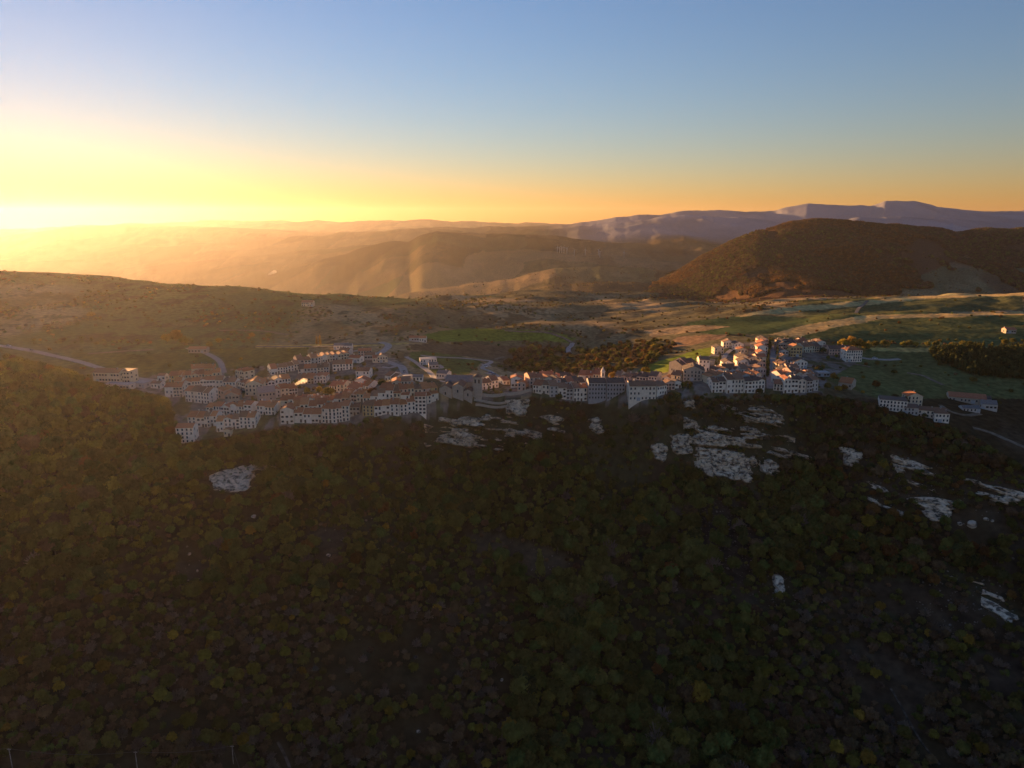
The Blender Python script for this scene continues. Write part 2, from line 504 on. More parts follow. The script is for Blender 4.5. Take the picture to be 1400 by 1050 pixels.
def boxes(name, bs, smooth=False):
    """one mesh from boxes (x0,x1,y0,y1,z0,z1)"""
    V = []; F = []
    for x0, x1, y0, y1, z0, z1 in bs:
        k = len(V)
        V += [(x0, y0, z0), (x1, y0, z0), (x1, y1, z0), (x0, y1, z0), (x0, y0, z1), (x1, y0, z1), (x1, y1, z1), (x0, y1, z1)]
        F += [(k + 3, k + 2, k + 1, k), (k + 4, k + 5, k + 6, k + 7), (k, k + 1, k + 5, k + 4), (k + 1, k + 2, k + 6, k + 5),
              (k + 2, k + 3, k + 7, k + 6), (k + 3, k, k + 4, k + 7)]
    return pydata(name, V, F, smooth)

def tube(name, pts, rad, sides=8, cap=True):
    V = []; F = []
    pts = [Vector(p) for p in pts]
    rad = rad if hasattr(rad, '__len__') else [rad] * len(pts)
    for i, p in enumerate(pts):
        d = (pts[min(i + 1, len(pts) - 1)] - pts[max(i - 1, 0)]).normalized()
        a = d.orthogonal().normalized(); b2 = d.cross(a)
        for k in range(sides):
            t = 2 * math.pi * k / sides
            V.append(p + (a * math.cos(t) + b2 * math.sin(t)) * rad[i])
    for i in range(len(pts) - 1):
        for k in range(sides):
            F.append((i * sides + k, i * sides + (k + 1) % sides, (i + 1) * sides + (k + 1) % sides, (i + 1) * sides + k))
    if cap:
        F.append(tuple(range(sides))[::-1]); F.append(tuple((len(pts) - 1) * sides + k for k in range(sides)))
    return pydata(name, V, F, True)

# ---- materials of the village
def plaster(name, c, dirt=.80):
    m, nt, b = mat('plaster_' + name, rough=.9, spec=.15)
    mx, nz = noise_mix(nt, b, tuple(x * dirt for x in c), c, .55, 6, 'Object', .30, .62, .4)
    nz2 = N(nt, 'ShaderNodeTexNoise'); nz2.inputs['Scale'].default_value = 9
    bp = N(nt, 'ShaderNodeBump'); bp.inputs['Strength'].default_value = .25; bp.inputs['Distance'].default_value = .05
    nt.links.new(nz2.outputs['Fac'], bp.inputs['Height']); nt.links.new(bp.outputs[0], b.inputs['Normal'])
    return m
WALLS = {k: plaster(k.replace(' ', '_'), c) for k, c in {
    'white': (.92, .81, .67), 'off-white': (.84, .72, .57), 'cream': (.72, .60, .42), 'pale grey': (.58, .53, .47), 'grey': (.40, .38, .37),
    'ochre': (.66, .47, .23), 'pink': (.68, .47, .36), 'stone': (.46, .39, .31), 'pale green': (.60, .60, .44)}.items()}

def tiles(name, c1, c2):
    m, nt, b = mat('tiles_' + name, rough=.85, spec=.2)
    tc = N(nt, 'ShaderNodeTexCoord')
    nz = N(nt, 'ShaderNodeTexNoise'); nz.inputs['Scale'].default_value = .9; nz.inputs['Detail'].default_value = 6
    nt.links.new(tc.outputs['Object'], nz.inputs['Vector'])
    oi = N(nt, 'ShaderNodeObjectInfo')
    ad = N(nt, 'ShaderNodeMath', operation='MULTIPLY_ADD'); ad.inputs[1].default_value = .5; ad.inputs[2].default_value = -.25
    nt.links.new(oi.outputs['Random'], ad.inputs[0])
    a2 = N(nt, 'ShaderNodeMath', operation='ADD'); nt.links.new(nz.outputs['Fac'], a2.inputs[0]); nt.links.new(ad.outputs[0], a2.inputs[1])
    mr = N(nt, 'ShaderNodeMapRange'); mr.inputs[1].default_value = .25; mr.inputs[2].default_value = .75
    nt.links.new(a2.outputs[0], mr.inputs[0])
    mx = N(nt, 'ShaderNodeMix', data_type='RGBA'); mx.inputs[6].default_value = (*c1, 1); mx.inputs[7].default_value = (*c2, 1)
    nt.links.new(mr.outputs[0], mx.inputs[0]); nt.links.new(mx.outputs[2], b.inputs['Base Color'])
    wv = N(nt, 'ShaderNodeTexWave', wave_type='BANDS', bands_direction='X'); wv.inputs['Scale'].default_value = 1.6; wv.inputs['Distortion'].default_value = .6
    nt.links.new(tc.outputs['Object'], wv.inputs['Vector'])
    bp = N(nt, 'ShaderNodeBump'); bp.inputs['Strength'].default_value = .7; bp.inputs['Distance'].default_value = .12
    nt.links.new(wv.outputs['Fac'], bp.inputs['Height']); nt.links.new(bp.outputs[0], b.inputs['Normal'])
    return m
ROOFS = {'red-brown': tiles('red_brown', (.33, .125, .065), (.50, .20, .105)), 'orange': tiles('orange', (.40, .16, .07), (.58, .26, .12)),
         'brown': tiles('brown', (.23, .13, .08), (.35, .20, .125)), 'dark': tiles('dark', (.11, .085, .07), (.18, .13, .10)),
         'grey': tiles('grey', (.19, .175, .165), (.30, .27, .25))}
M_glass, _, _b = mat('window_glass', (.03, .035, .045), .12, .5)
M_frame, _, _ = mat('window_frame', (.45, .42, .38), .6)
M_shut, _, _ = mat('shutter_wood', (.11, .065, .035), .7)
M_door, _nt, _b = mat('door_wood', (.10, .06, .035), .6)
noise_mix(_nt, _b, (.07, .04, .025), (.14, .08, .045), 3)
M_chim, _nt, _b = mat('chimney_brick', (.3, .2, .15), .9)
noise_mix(_nt, _b, (.22, .14, .1), (.42, .33, .27), 1.5)
M_conc, _nt, _b = mat('concrete', (.4, .39, .37), .9)
noise_mix(_nt, _b, (.28, .27, .26), (.45, .44, .42), .8)
M_metal, _nt, _b = mat('sheet_metal', (.35, .38, .42), .45, .5)
noise_mix(_nt, _b, (.28, .3, .33), (.46, .48, .5), .7)

def window_mesh(w, h, shut):
    """frame, recessed pane and shutters of one window; outer face towards -Y, centre at origin"""
    V = []; F = []; M = []
    def bx(x0, x1, y0, y1, z0, z1, mi):
        k = len(V)
        V.extend([(x0, y0, z0), (x1, y0, z0), (x1, y1, z0), (x0, y1, z0), (x0, y0, z1), (x1, y0, z1), (x1, y1, z1), (x0, y1, z1)])
        F.extend([(k + 3, k + 2, k + 1, k), (k + 4, k + 5, k + 6, k + 7), (k, k + 1, k + 5, k + 4), (k + 1, k + 2, k + 6, k + 5), (k + 3, k, k + 4, k + 7)])
        M.extend([mi] * 5)
    a, b2 = w / 2, h / 2
    bx(-a, a, -.02, .03, -b2, b2, 0)
    bx(-a - .1, a + .1, -.09, .03, -b2 - .1, -b2, 1)
    bx(-a - .1, a + .1, -.06, .03, b2, b2 + .1, 1)
    if shut:
        bx(-a - .42, -a, -.07, .03, -b2, b2, 2); bx(a, a + .42, -.07, .03, -b2, b2, 2)
    else:
        bx(-a - .08, -a, -.06, .03, -b2, b2, 1); bx(a, a + .08, -.06, .03, -b2, b2, 1)
    me = pydata('window', V, F)
    for m_ in (M_glass, M_frame, M_shut):
        me.materials.append(m_)
    me.polygons.foreach_set('material_index', M)
    return me
WIN = [window_mesh(.95, 1.45, False), window_mesh(.85, 1.3, True), window_mesh(1.05, 2.0, False)]
DOOR = boxes('door', [(-.6, .6, -.06, .03, 0, 2.2)]); DOOR.materials.append(M_door)
SHOP = boxes('garage_door', [(-1.2, 1.2, -.06, .03, 0, 2.4)]); SHOP.materials.append(M_metal)

FOOT = []                        # footprints (x, y, radius) kept free of trees
def roof_mesh(w, d, h, kind, pitch, ov=.45, th=.22):
    """roof slabs over a body of w x d whose eaves are at h; kind 'x' ridge along the front, 'y' gable to the front, 'hip', 'flat'"""
    if kind == 'flat':
        return boxes('roof', [(-w / 2 - .15, w / 2 + .15, -.15, d + .15, h, h + .35)]), 0.0
    if kind == 'hip':
        r = min(w, d) / 2; rise = r * pitch
        x0, x1, y0, y1 = -w / 2 - ov, w / 2 + ov, -ov, d + ov
        zl = h - ov * pitch
        if w >= d: R = [(-w / 2 + r, d / 2, h + rise), (w / 2 - r, d / 2, h + rise)]
        else: R = [(0, r, h + rise), (0, d - r, h + rise)]
        V = [(x0, y0, zl), (x1, y0, zl), (x1, y1, zl), (x0, y1, zl)] + R
        if w >= d: F = [(0, 1, 5, 4), (2, 3, 4, 5), (1, 2, 5), (3, 0, 4), (3, 2, 1, 0)]
        else: F = [(0, 1, 4), (1, 2, 5, 4), (2, 3, 5), (3, 0, 4, 5), (3, 2, 1, 0)]
        return pydata('roof', V, F), rise
    if kind == 'x':
        half = d / 2; rise = half * pitch
        prof = [(-ov, h - ov * pitch), (half, h + rise), (d + ov, h - ov * pitch)]
        prof += [(p, z + th) for p, z in reversed(prof)]
        a0, a1 = -w / 2 - .02, w / 2 + .02
        V = [(a0, p, z) for p, z in prof] + [(a1, p, z) for p, z in prof]
    else:
        half = w / 2; rise = half * pitch
        prof = [(-half - ov, h - ov * pitch), (0, h + rise), (half + ov, h - ov * pitch)]
        prof += [(p, z + th) for p, z in reversed(prof)]
        V = [(p, d + .3, z) for p, z in prof] + [(p, -.3, z) for p, z in prof]
    F = [(0, 1, 4, 5), (1, 2, 3, 4), (11, 10, 7, 6), (10, 9, 8, 7)]
    F += [(11, 6, 0, 5)[::-1], (0, 6, 7, 1), (1, 7, 8, 2), (2, 8, 9, 3), (5, 4, 10, 11), (4, 3, 9, 10)]
    F = [(0, 1, 4, 5), (1, 2, 3, 4), (7, 6, 11, 10), (8, 7, 10, 9), (5, 11, 6, 0), (0, 6, 7, 1), (1, 7, 8, 2), (2, 8, 9, 3), (4, 10, 11, 5), (3, 9, 10, 4)]
    me = pydata('roof', V, F)
    bm2 = bmesh.new(); bm2.from_mesh(me); bmesh.ops.recalc_face_normals(bm2, faces=bm2.faces); bm2.to_mesh(me); bm2.free()
    return me, rise

def wall_mesh(w, d, h, zb, kind, rise):
    x0, x1 = -w / 2, w / 2
    V = [(x0, 0, zb), (x1, 0, zb), (x1, d, zb), (x0, d, zb), (x0, 0, h), (x1, 0, h), (x1, d, h), (x0, d, h)]
    if kind == 'x':
        V += [(x0, d / 2, h + rise), (x1, d / 2, h + rise)]
        F = [(0, 1, 5, 4), (2, 3, 7, 6), (1, 2, 6, 9, 5), (3, 0, 4, 8, 7), (3, 2, 1, 0)]
    elif kind == 'y':
        V += [(0, 0, h + rise), (0, d, h + rise)]
        F = [(0, 1, 5, 8, 4), (2, 3, 7, 9, 6), (1, 2, 6, 5), (3, 0, 4, 7), (3, 2, 1, 0)]
    else:
        F = [(0, 1, 5, 4), (1, 2, 6, 5), (2, 3, 7, 6), (3, 0, 4, 7), (4, 5, 6, 7), (3, 2, 1, 0)]
    return pydata('wall', V, F)

def house(label, group, loc, rz, w, d, h, wall, roof, kind='x', side='', pitch=None, name='house', cat='house', win=True, rows=None, chim=None, wd=2.5, rnd=RND, full=True):
    loc = Vector(loc)
    t = thing(name, label, cat, loc, rz, group)
    R = Matrix.Rotation(rz, 3, 'Z')
    zs = []
    for cx, cy in ((-w / 2, 0), (w / 2, 0), (-w / 2, d), (w / 2, d)):
        q = loc + R @ Vector((cx, cy, 0)); zs.append(g1(q.x, q.y))
    c = loc + R @ Vector((0, d / 2, 0)); FOOT.append((c.x, c.y, max(w, d) * .62))
    zb = min(min(zs) - loc.z, 0) - .6
    pitch = pitch or rnd.uniform(.36, .46)
    rm, rise = roof_mesh(w, d, h, kind, pitch)
    newobj('wall', wall_mesh(w, d, h, zb, kind, rise), t, WALLS[wall])
    ro = newobj('roof', rm, t, ROOFS[roof] if roof in ROOFS else M_conc)
    nch = rnd.choice((0, 1, 1, 2)) if chim is None else chim
    if kind == 'flat': nch = 0
    for i in range(nch):
        cx, cy = rnd.uniform(-w * .38, w * .38), rnd.uniform(d * .25, d * .8)
        if kind == 'x': zc = h + rise * (1 - abs(cy - d / 2) / (d / 2))
        elif kind == 'y': zc = h + rise * (1 - abs(cx) / (w / 2))
        else: zc = h + rise * .5
        s = rnd.uniform(.3, .42)
        cm = boxes('chimney', [(cx - s, cx + s, cy - s * .8, cy + s * .8, zc - .6, zc + 1.1), (cx - s - .12, cx + s + .12, cy - s * .8 - .12, cy + s * .8 + .12, zc + 1.1, zc + 1.25)])
        newobj('chimney', cm, ro, rnd.choice((M_chim, M_conc, WALLS[wall])))
    if not win: return t
    st = rows or max(1, int(round((h - .4) / 2.75)))
    sh = (h - .3) / st
    nc = max(1, int(round(w / wd)))
    wm0 = rnd.choice((0, 0, 1))
    dcol = rnd.randrange(nc)
    for s_ in range(st):
        for c_ in range(nc):
            x = (c_ + .5) * w / nc - w / 2
            if s_ == 0 and c_ == dcol:
                o = newobj('door', DOOR if w < 9 else SHOP, t); o.location = (x, 0, 0)
                continue
            if rnd.random() < .10: continue
            o = newobj('window', WIN[2] if (rnd.random() < .12 and s_ > 0) else WIN[wm0], t)
            o.location = (x + rnd.uniform(-.12, .12), 0, s_ * sh + sh * .55)
    for sd in side:
        nd = max(1, int(d // 4.5))
        for s_ in range(st):
            for c_ in range(nd):
                if rnd.random() < .3: continue
                o = newobj('window', WIN[wm0], t)
                y = (c_ + .5) * d / nd
                if sd == 'r': o.location = (w / 2, y, s_ * sh + sh * .55); o.rotation_euler = (0, 0, math.pi / 2)
                else: o.location = (-w / 2, y, s_ * sh + sh * .55); o.rotation_euler = (0, 0, -math.pi / 2)
    return t

ORD = ['first', 'second', 'third', 'fourth', 'fifth', 'sixth', 'seventh', 'eighth', 'ninth', 'tenth', 'eleventh', 'twelfth', 'thirteenth', 'fourteenth', 'fifteenth', 'sixteenth', 'seventeenth', 'eighteenth', 'nineteenth', 'twentieth']
ORD += ['twenty-' + o for o in ORD[:9]] + ['thirtieth'] + ['thirty-' + o for o in ORD[:9]] + ['fortieth'] + ['forty-' + o for o in ORD[:9]]
NUM = ['', 'one', 'two', 'three', 'four', 'five', 'six']
def pick(r, s):
    return r.choice(s.split('|'))

def row(seed, pts, n, h, phrase, walls='white|white|off-white|cream', roofs='red-brown|red-brown|orange|brown', d=11.5, kind='x', hv=.12, rev=False, dv=.8, side=''):
    """terrace of n houses whose fronts run through the photo pixels pts; phrase says from where the ordinals count"""
    r = random.Random(seed)
    P = [pix(u, v) for u, v in pts]
    for i in range(len(P) - 1):                                    # a street front never turns its back to the slope
        f0 = (P[i].y * math.cos(PITCH) - (P[i].z - CAM_Z) * math.sin(PITCH))
        dx = max((pts[i + 1][0] - pts[i][0]) / FPX * f0, 1.0)
        dy = P[i + 1].y - P[i].y
        if abs(dy) > .62 * dx:
            dy = math.copysign(.62 * dx, dy)
            P[i + 1] = Vector((P[i].x + dx, P[i].y + dy, 0)); P[i + 1].z = g1(P[i + 1].x, P[i + 1].y)
    L = [0]
    for a, b2 in zip(P, P[1:]):
        L.append(L[-1] + math.hypot(b2.x - a.x, b2.y - a.y))
    def at(s):
        for i in range(len(P) - 1):
            if s <= L[i + 1] or i == len(P) - 2:
                f = (s - L[i]) / (L[i + 1] - L[i])
                return P[i].lerp(P[i + 1], f), math.atan2(P[i + 1].y - P[i].y, P[i + 1].x - P[i].x)
    n = max(1, min(n, int(L[-1] / 4.6)))
    ws = [r.uniform(.8, 1.25) for _ in range(n)]
    k = L[-1] / sum(ws); s = 0
    for i in range(n):
        w = ws[i] * k
        q, a = at(s + w / 2); s += w
        q = q.copy(); q.z = g1(q.x, q.y)
        off = r.uniform(-dv, dv)
        q.x -= math.sin(a) * off; q.y += math.cos(a) * off
        hh = h * r.uniform(1 - hv, 1 + hv)
        wl, rf = pick(r, walls), pick(r, roofs)
        o = ORD[n - 1 - i] if rev else ORD[i]
        st = max(1, int(round((hh - .4) / 2.75)))
        sd = ('l' if i == 0 else '') + ('r' if i == n - 1 else '') if not side else side
        kd = kind if r.random() > .12 else ('y' if kind == 'x' else 'x')
        house(f'{wl} {NUM[min(st, 6)]}-storey house, {o} {phrase}', 'houses of the hill village', q, a, w - .03, d * r.uniform(.85, 1.15), hh, wl, rf, kd, sd, rnd=r)

def single(seed, u, v, w, d, h, rot, label, wall='white', roof='red-brown', kind='x', side='lr', **kw):
    q = pix(u, v)
    return house(label, kw.pop('group', 'houses of the hill village'), q, math.radians(rot), w, d, h, wall, roof, kind, side, rnd=random.Random(seed), **kw)

def column(seed, spots, phrase, walls, roofs, rot=0, w=8, d=9, h=6, kind='y'):
    r = random.Random(seed)
    for i, (u, v) in enumerate(spots):
        q = pix(u, v)
        wl, rf = pick(r, walls), pick(r, roofs); hh = h * r.uniform(.85, 1.2)
        st = max(1, int(round((hh - .4) / 2.75)))
        house(f'{wl} {NUM[st]}-storey house, {ORD[i]} {phrase}', 'houses of the hill village', q, math.radians(rot + r.uniform(-7, 7)), w * r.uniform(.85, 1.2), d * r.uniform(.85, 1.2), hh, wl, rf,
              kind if r.random() < .75 else 'x', 'lr', rnd=r)
# ------------------------------------------------------------------ the village
W1 = 'white|white|off-white|white'
# -- lower western quarter, front edge
single(1, 254, 606, 11, 9, 10.5, 4, 'white four-storey corner house standing lowest and alone at the wood edge', 'white', 'red-brown')
row(2, [(257, 585), (296, 583)], 4, 7.0, 'above the lowest corner house in its short terrace', W1)
row(3, [(297, 590), (350, 584)], 7, 8.2, 'from the lowest corner house in the long white terrace', W1)
single(4, 311, 597, 4.5, 4, 4.5, 0, 'tiny cream outhouse in the meadow under the long white terrace', 'cream', 'brown', 'y', chim=0)
row(5, [(351, 568), (376, 567)], 3, 6.0, 'from the alley in the low terrace beside the long white one', W1, 'orange|red-brown')
row(6, [(384, 580), (402, 580)], 2, 10.0, 'in the tall pair beginning the southern terrace', W1, 'red-brown|orange', hv=.05, dv=.3)
row(7, [(403, 577), (440, 578)], 5, 7.0, 'from the tall pair in the low middle of the southern terrace', W1, 'red-brown|orange')
row(8, [(441, 578), (478, 575)], 5, 10.5, 'in the tall eastern end of the southern terrace', 'white|off-white|pale grey|white', 'red-brown', hv=.06, dv=.3)
single(9, 485, 568, 7, 8, 6, 2, 'grey stone two-storey house in the gap after the southern terrace', 'stone', 'brown')
row(10, [(496, 569), (511, 569)], 2, 7.2, 'in the ochre and green pair after the gap', 'ochre|pale green', 'red-brown|brown', dv=.3)
row(11, [(512, 570), (546, 569)], 5, 7.0, 'from the ochre pair in the terrace before the slender tower house', W1)
row(12, [(547, 569), (569, 568)], 3, 8.5, 'toward the slender tower house in the taller terrace', W1, 'red-brown|orange')
single(13, 575, 567, 7.5, 8, 13, 2, 'slender white four-storey tower house closing the eastern terrace end', 'white', 'red-brown', wd=2.2)
# -- second and third rows behind
row(14, [(402, 569), (447, 566)], 6, 7.5, 'in the row right behind the low middle of the southern terrace', W1, 'red-brown|orange')
row(15, [(384, 560), (478, 555)], 10, 7.0, 'in the long back row two streets behind the southern terrace', 'white|off-white|cream|pink', 'red-brown|red-brown|orange', d=10)
row(16, [(497, 560), (560, 557)], 7, 7.2, 'in the back row behind the ochre and green pair', 'off-white|cream|pink|white', 'red-brown|orange|brown')
row(17, [(282, 566), (345, 564)], 6, 5.5, 'in the low row behind the long white terrace', W1, 'orange|red-brown', d=9)
row(18, [(254, 549), (287, 552)], 4, 8.5, 'in the wide block above the oak wood', W1, 'brown|red-brown', d=13, hv=.04, dv=.2)
row(19, [(226, 543), (250, 543)], 3, 8.0, 'in the block nearest the western wood', 'off-white|white|pale grey', 'brown|red-brown')
single(20, 318, 553, 10, 14, 7, 12, 'stone gabled hall with a wide roof beside the small square', 'stone', 'red-brown', 'y')
single(21, 299, 545, 9, 12, 6.5, -14, 'pink gabled house between the wide block and the small square', 'pink', 'orange', 'y')
single(22, 314, 533, 10, 9, 6.5, -4, 'white two-storey house facing the small square', 'white', 'brown')
single(23, 348, 541, 13, 16, 9, 10, 'large cream gabled building above the low terrace', 'cream', 'orange', 'y')
single(24, 366, 549, 12, 14, 7, 25, 'stone hall with a long grey roof next to the large cream building', 'stone', 'grey')
row(25, [(240, 533), (306, 531)], 6, 6.5, 'in the row above the wide block', W1, 'orange|brown|red-brown', d=10)
row(26, [(234, 523), (302, 519)], 7, 5.5, 'in the uppermost western row under the meadow', 'cream|ochre|pink|white', 'orange|orange|red-brown')
row(27, [(262, 511), (296, 509)], 4, 4.0, 'among small roofs bordering the meadow', 'ochre|cream|pink', 'orange')
row(28, [(322, 516), (336, 520)], 2, 7.0, 'in the tall pair by the lane into the meadow', 'cream|pink', 'orange|red-brown', kind='y')
row(29, [(326, 532), (344, 536)], 3, 6.0, 'below the tall pair by the meadow lane', 'cream|white|pink', 'orange|red-brown', kind='y')
row(30, [(371, 513), (404, 504)], 6, 5.2, 'in the slanting white row along the meadow', W1, 'red-brown|brown', hv=.08)
row(31, [(358, 533), (398, 526)], 6, 6.0, 'in the slanting row between hall and garden tree', 'white|off-white|pale grey', 'orange|brown')
row(32, [(374, 545), (402, 536)], 4, 6.0, 'in the row leading down to the smoking chimney', 'white|cream|pale grey', 'red-brown|orange')
row(33, [(407, 502), (438, 495)], 5, 5.5, 'in the slanting row continuing beyond the meadow corner', 'pale grey|off-white|pink', 'brown|red-brown')
row(34, [(441, 496), (478, 491)], 5, 5.5, 'in the top row toward the winding road', 'pale grey|off-white|cream', 'brown|red-brown', kind='y')
row(35, [(408, 514), (450, 510)], 6, 5.5, 'in the inner row below the slanting rows', 'pale grey|cream|off-white', 'brown|red-brown|dark')
row(36, [(405, 526), (446, 523)], 5, 5.5, 'in the inner row above the walled garden', 'pale grey|cream|off-white|stone', 'brown|red-brown')
row(37, [(455, 508), (482, 505)], 4, 5.5, 'in the inner row beside the white villa', 'pale grey|cream|white', 'brown|red-brown')
row(38, [(450, 537), (470, 535)], 3, 5.5, 'in the short row above the round garden tree', 'pink|cream|off-white', 'orange|red-brown')
single(39, 496, 518, 11, 10, 6.5, -4, 'white two-storey villa standing apart below the winding road', 'white', 'brown')
row(40, [(474, 541), (504, 538)], 4, 5.5, 'in the white row beside the orange garden tree', 'white|white|pink', 'orange|red-brown')
row(41, [(466, 551), (498, 548)], 4, 5.5, 'in the row below the orange garden tree', 'white|pink|cream', 'orange|red-brown')
single(42, 494, 528, 10, 8, 4.5, -3, 'low white gabled house between villa and orange garden tree', 'white', 'red-brown', 'y')
row(43, [(519, 543), (534, 542)], 2, 6.5, 'in the white pair beyond the orange garden tree', 'white|off-white', 'brown|red-brown')
row(44, [(536, 534), (562, 531)], 3, 5.5, 'in the dusky row under the winding road', 'stone|pale grey|pink', 'brown|red-brown')
row(45, [(536, 546), (577, 545)], 5, 6.0, 'in the row above the taller terrace', 'pale grey|pink|cream', 'brown|red-brown|orange')
row(46, [(526, 520), (542, 519)], 2, 4.0, 'in the bungalow pair inside the road bend', 'white|pale grey', 'brown')
row(47, [(580, 553), (600, 548)], 3, 6.0, 'in the short row climbing to the church', 'pink|cream|off-white', 'orange|red-brown')
row(48, [(578, 541), (598, 538)], 3, 5.0, 'behind the short row climbing to the church', 'pink|ochre', 'orange')
# -- farmsteads behind
single(49, 466, 478, 13, 8, 4, 3, 'white barn with a pale roof on the meadow edge', 'white', 'grey', chim=0, cat='barn', name='barn')
single(50, 476, 479, 7, 7, 4.5, 3, 'small white house beside the pale-roofed barn', 'white', 'grey')
single(51, 499, 487, 12, 8, 5, 8, 'pink farmhouse beside the hairpin lane', 'pink', 'red-brown')
single(52, 506, 492, 9, 8, 4.5, 6, 'pale grey farmhouse below the hairpin lane', 'pale grey', 'brown')
single(53, 516, 496, 8, 8, 4.5, 14, 'cream cottage with red roof at the road bend', 'cream', 'red-brown')
single(54, 523, 496, 9, 8, 5.5, 14, 'tall cream cottage at the road bend', 'cream', 'brown', 'y')
single(55, 484, 496, 11, 8, 4.5, -18, 'white farmhouse with dark roof under the hairpin lane', 'white', 'red-brown')
single(56, 470, 486, 10, 8, 4.5, -16, 'off-white cottage above the top row', 'off-white', 'brown')
single(57, 566, 467, 10, 7, 4, 2, 'long pale farm building beyond the winding road', 'pale grey', 'red-brown', chim=0)
single(58, 578, 468, 7, 7, 4.5, 2, 'small white farm building beyond the winding road', 'white', 'orange', chim=0)
single(59, 586, 499, 14, 9, 5, 12, 'white-roofed depot in the yard beside the straight lane', 'white', 'flat', 'flat', name='depot', cat='building')
single(60, 593, 504, 8, 7, 3.5, 12, 'low grey shed in the depot yard', 'pale grey', 'grey', chim=0, name='shed', cat='shed')
single(61, 604, 518, 9, 8, 4.5, -20, 'pale house at the foot of the straight lane', 'off-white', 'grey')
single(62, 571, 521, 7, 5, 3, 0, 'low white garage in the field under the winding road', 'white', 'grey', chim=0, name='shed', cat='shed')
single(63, 146, 523, 22, 11, 8, -6, 'long cream apartment block beside the western approach road', 'cream', 'brown', rows=2, group='buildings on the western approach')
single(64, 170, 524, 10, 11, 9.5, -6, 'taller cream end block joined to the approach road apartments', 'cream', 'brown', 'flat', group='buildings on the western approach')
single(65, 160, 532, 20, 8, 3.5, -8, 'low pale terrace building under the cream apartments', 'off-white', 'flat', 'flat', group='buildings on the western approach')
single(66, 190, 530, 10, 8, 3.5, -12, 'flat-roofed grey garage building between apartments and village', 'pale grey', 'flat', 'flat', name='garage', cat='garage', group='buildings on the western approach')
single(67, 213, 531, 8, 7, 4, -6, 'small white house at the western end of the village', 'white', 'brown', group='buildings on the western approach')
single(68, 221, 521, 6, 6, 4.5, 0, 'small white house alone above the western approach', 'white', 'brown', group='buildings on the western approach')
single(69, 240, 522, 10, 8, 5.5, 0, 'white house with dark openings at the upper western corner', 'white', 'orange', group='buildings on the western approach')
# -- cliff edge between church and main street
row(70, [(660, 533), (682, 530)], 4, 5.5, 'east of the church above the terraced cliff', 'white|white|off-white', 'brown|grey')
row(71, [(688, 526), (697, 525)], 2, 4.0, 'in the bright pair above the terraced cliff', 'white|pink', 'red-brown')
single(72, 706, 530, 8, 8, 7, 0, 'white house under the golden tree on the cliff edge', 'white', 'red-brown', 'y')
single(73, 713, 534, 6, 7, 5.5, 0, 'pink house on the cliff edge below the golden tree', 'pink', 'orange', 'y')
row(74, [(729, 536), (751, 541)], 4, 6.2, 'from the golden tree in the cliff-edge terrace', 'white|off-white|white', 'red-brown|brown')
row(75, [(752, 544), (783, 547)], 4, 8.0, 'in the middle stretch of the cliff-edge terrace', 'white|off-white|pale grey', 'red-brown|brown')
row(76, [(784, 548), (803, 548)], 3, 9.8, 'in the tall white block before the grey palace', 'white|off-white', 'brown|red-brown', hv=.05, dv=.2)
row(77, [(804, 547), (818, 546)], 2, 9.5, 'against the wall of the grey palace', 'white|off-white', 'red-brown')
row(78, [(724, 531), (800, 534)], 8, 7.2, 'in the second row behind the cliff-edge terrace', 'off-white|pink|white|cream', 'red-brown|dark|red-brown')
row(79, [(728, 526), (786, 527)], 6, 7.0, 'in the back row facing the hollow', 'pink|cream|white', 'red-brown|dark')
row(80, [(790, 528), (822, 529)], 4, 9.0, 'in the back row behind the grey palace', 'cream|pink|white', 'red-brown')
single(81, 878, 548, 18.5, 12, 10.5, 2, 'big white three-storey mansion with a broad brown roof next to the grey palace', 'off-white', 'brown', 'x', rows=3, chim=2)
row(82, [(898, 543), (913, 539)], 2, 6.8, 'in the low pair sheltering beside the big white mansion', 'white|off-white', 'brown|dark')
row(83, [(856, 527), (898, 526)], 3, 7.0, 'in the long dark-roofed range behind the mansion', 'cream|off-white', 'dark|brown', hv=.03, dv=.2)
row(84, [(905, 527), (930, 523)], 4, 6.0, 'in the gabled row climbing from mansion to crag', 'cream|pink|off-white', 'dark|brown', kind='y')
row(85, [(840, 529), (856, 530)], 2, 8.0, 'in the sunny pair behind the grey palace roof', 'cream|pink', 'brown')
single(86, 916, 533, 7, 7, 5, 10, 'pink cottage on the crag top by the gabled row', 'pink', 'brown', 'y')
single(87, 925, 531, 7, 7, 4.5, 5, 'white cottage on the crag top by the gabled row', 'white', 'dark', 'y')
# -- crag-top eastern quarter
single(88, 948, 521, 15, 14, 8, -10, 'large gabled hall with sweeping stone front on the crag', 'stone', 'dark', 'y')
single(89, 962, 513, 8, 9, 12, -4, 'narrow tall white house behind the gabled hall', 'white', 'brown', 'x')
row(90, [(931, 512), (955, 505)], 3, 7.0, 'in the dark roofs behind the gabled hall', 'pink|stone|cream', 'dark')
row(91, [(973, 537), (992, 537)], 3, 8.0, 'in the slanting western part of the white crag terrace', 'off-white|white', 'dark|brown', hv=.05, dv=.3)
row(92, [(993, 538), (1016, 537)], 4, 9.8, 'in the four-row middle of the white crag terrace', 'white|off-white', 'dark|brown', hv=.04, dv=.2)
row(93, [(1017, 537), (1045, 537)], 3, 9.0, 'in the wide eastern end of the white crag terrace', 'white', 'dark|brown', hv=.05, dv=.3)
row(94, [(1057, 533), (1070, 534)], 2, 5.0, 'in the low pair across the street mouth', 'cream|off-white', 'brown|dark')
row(95, [(1071, 538), (1101, 538)], 5, 9.5, 'in the high white terrace past the street mouth', 'white|white|off-white', 'dark|red-brown', hv=.06)
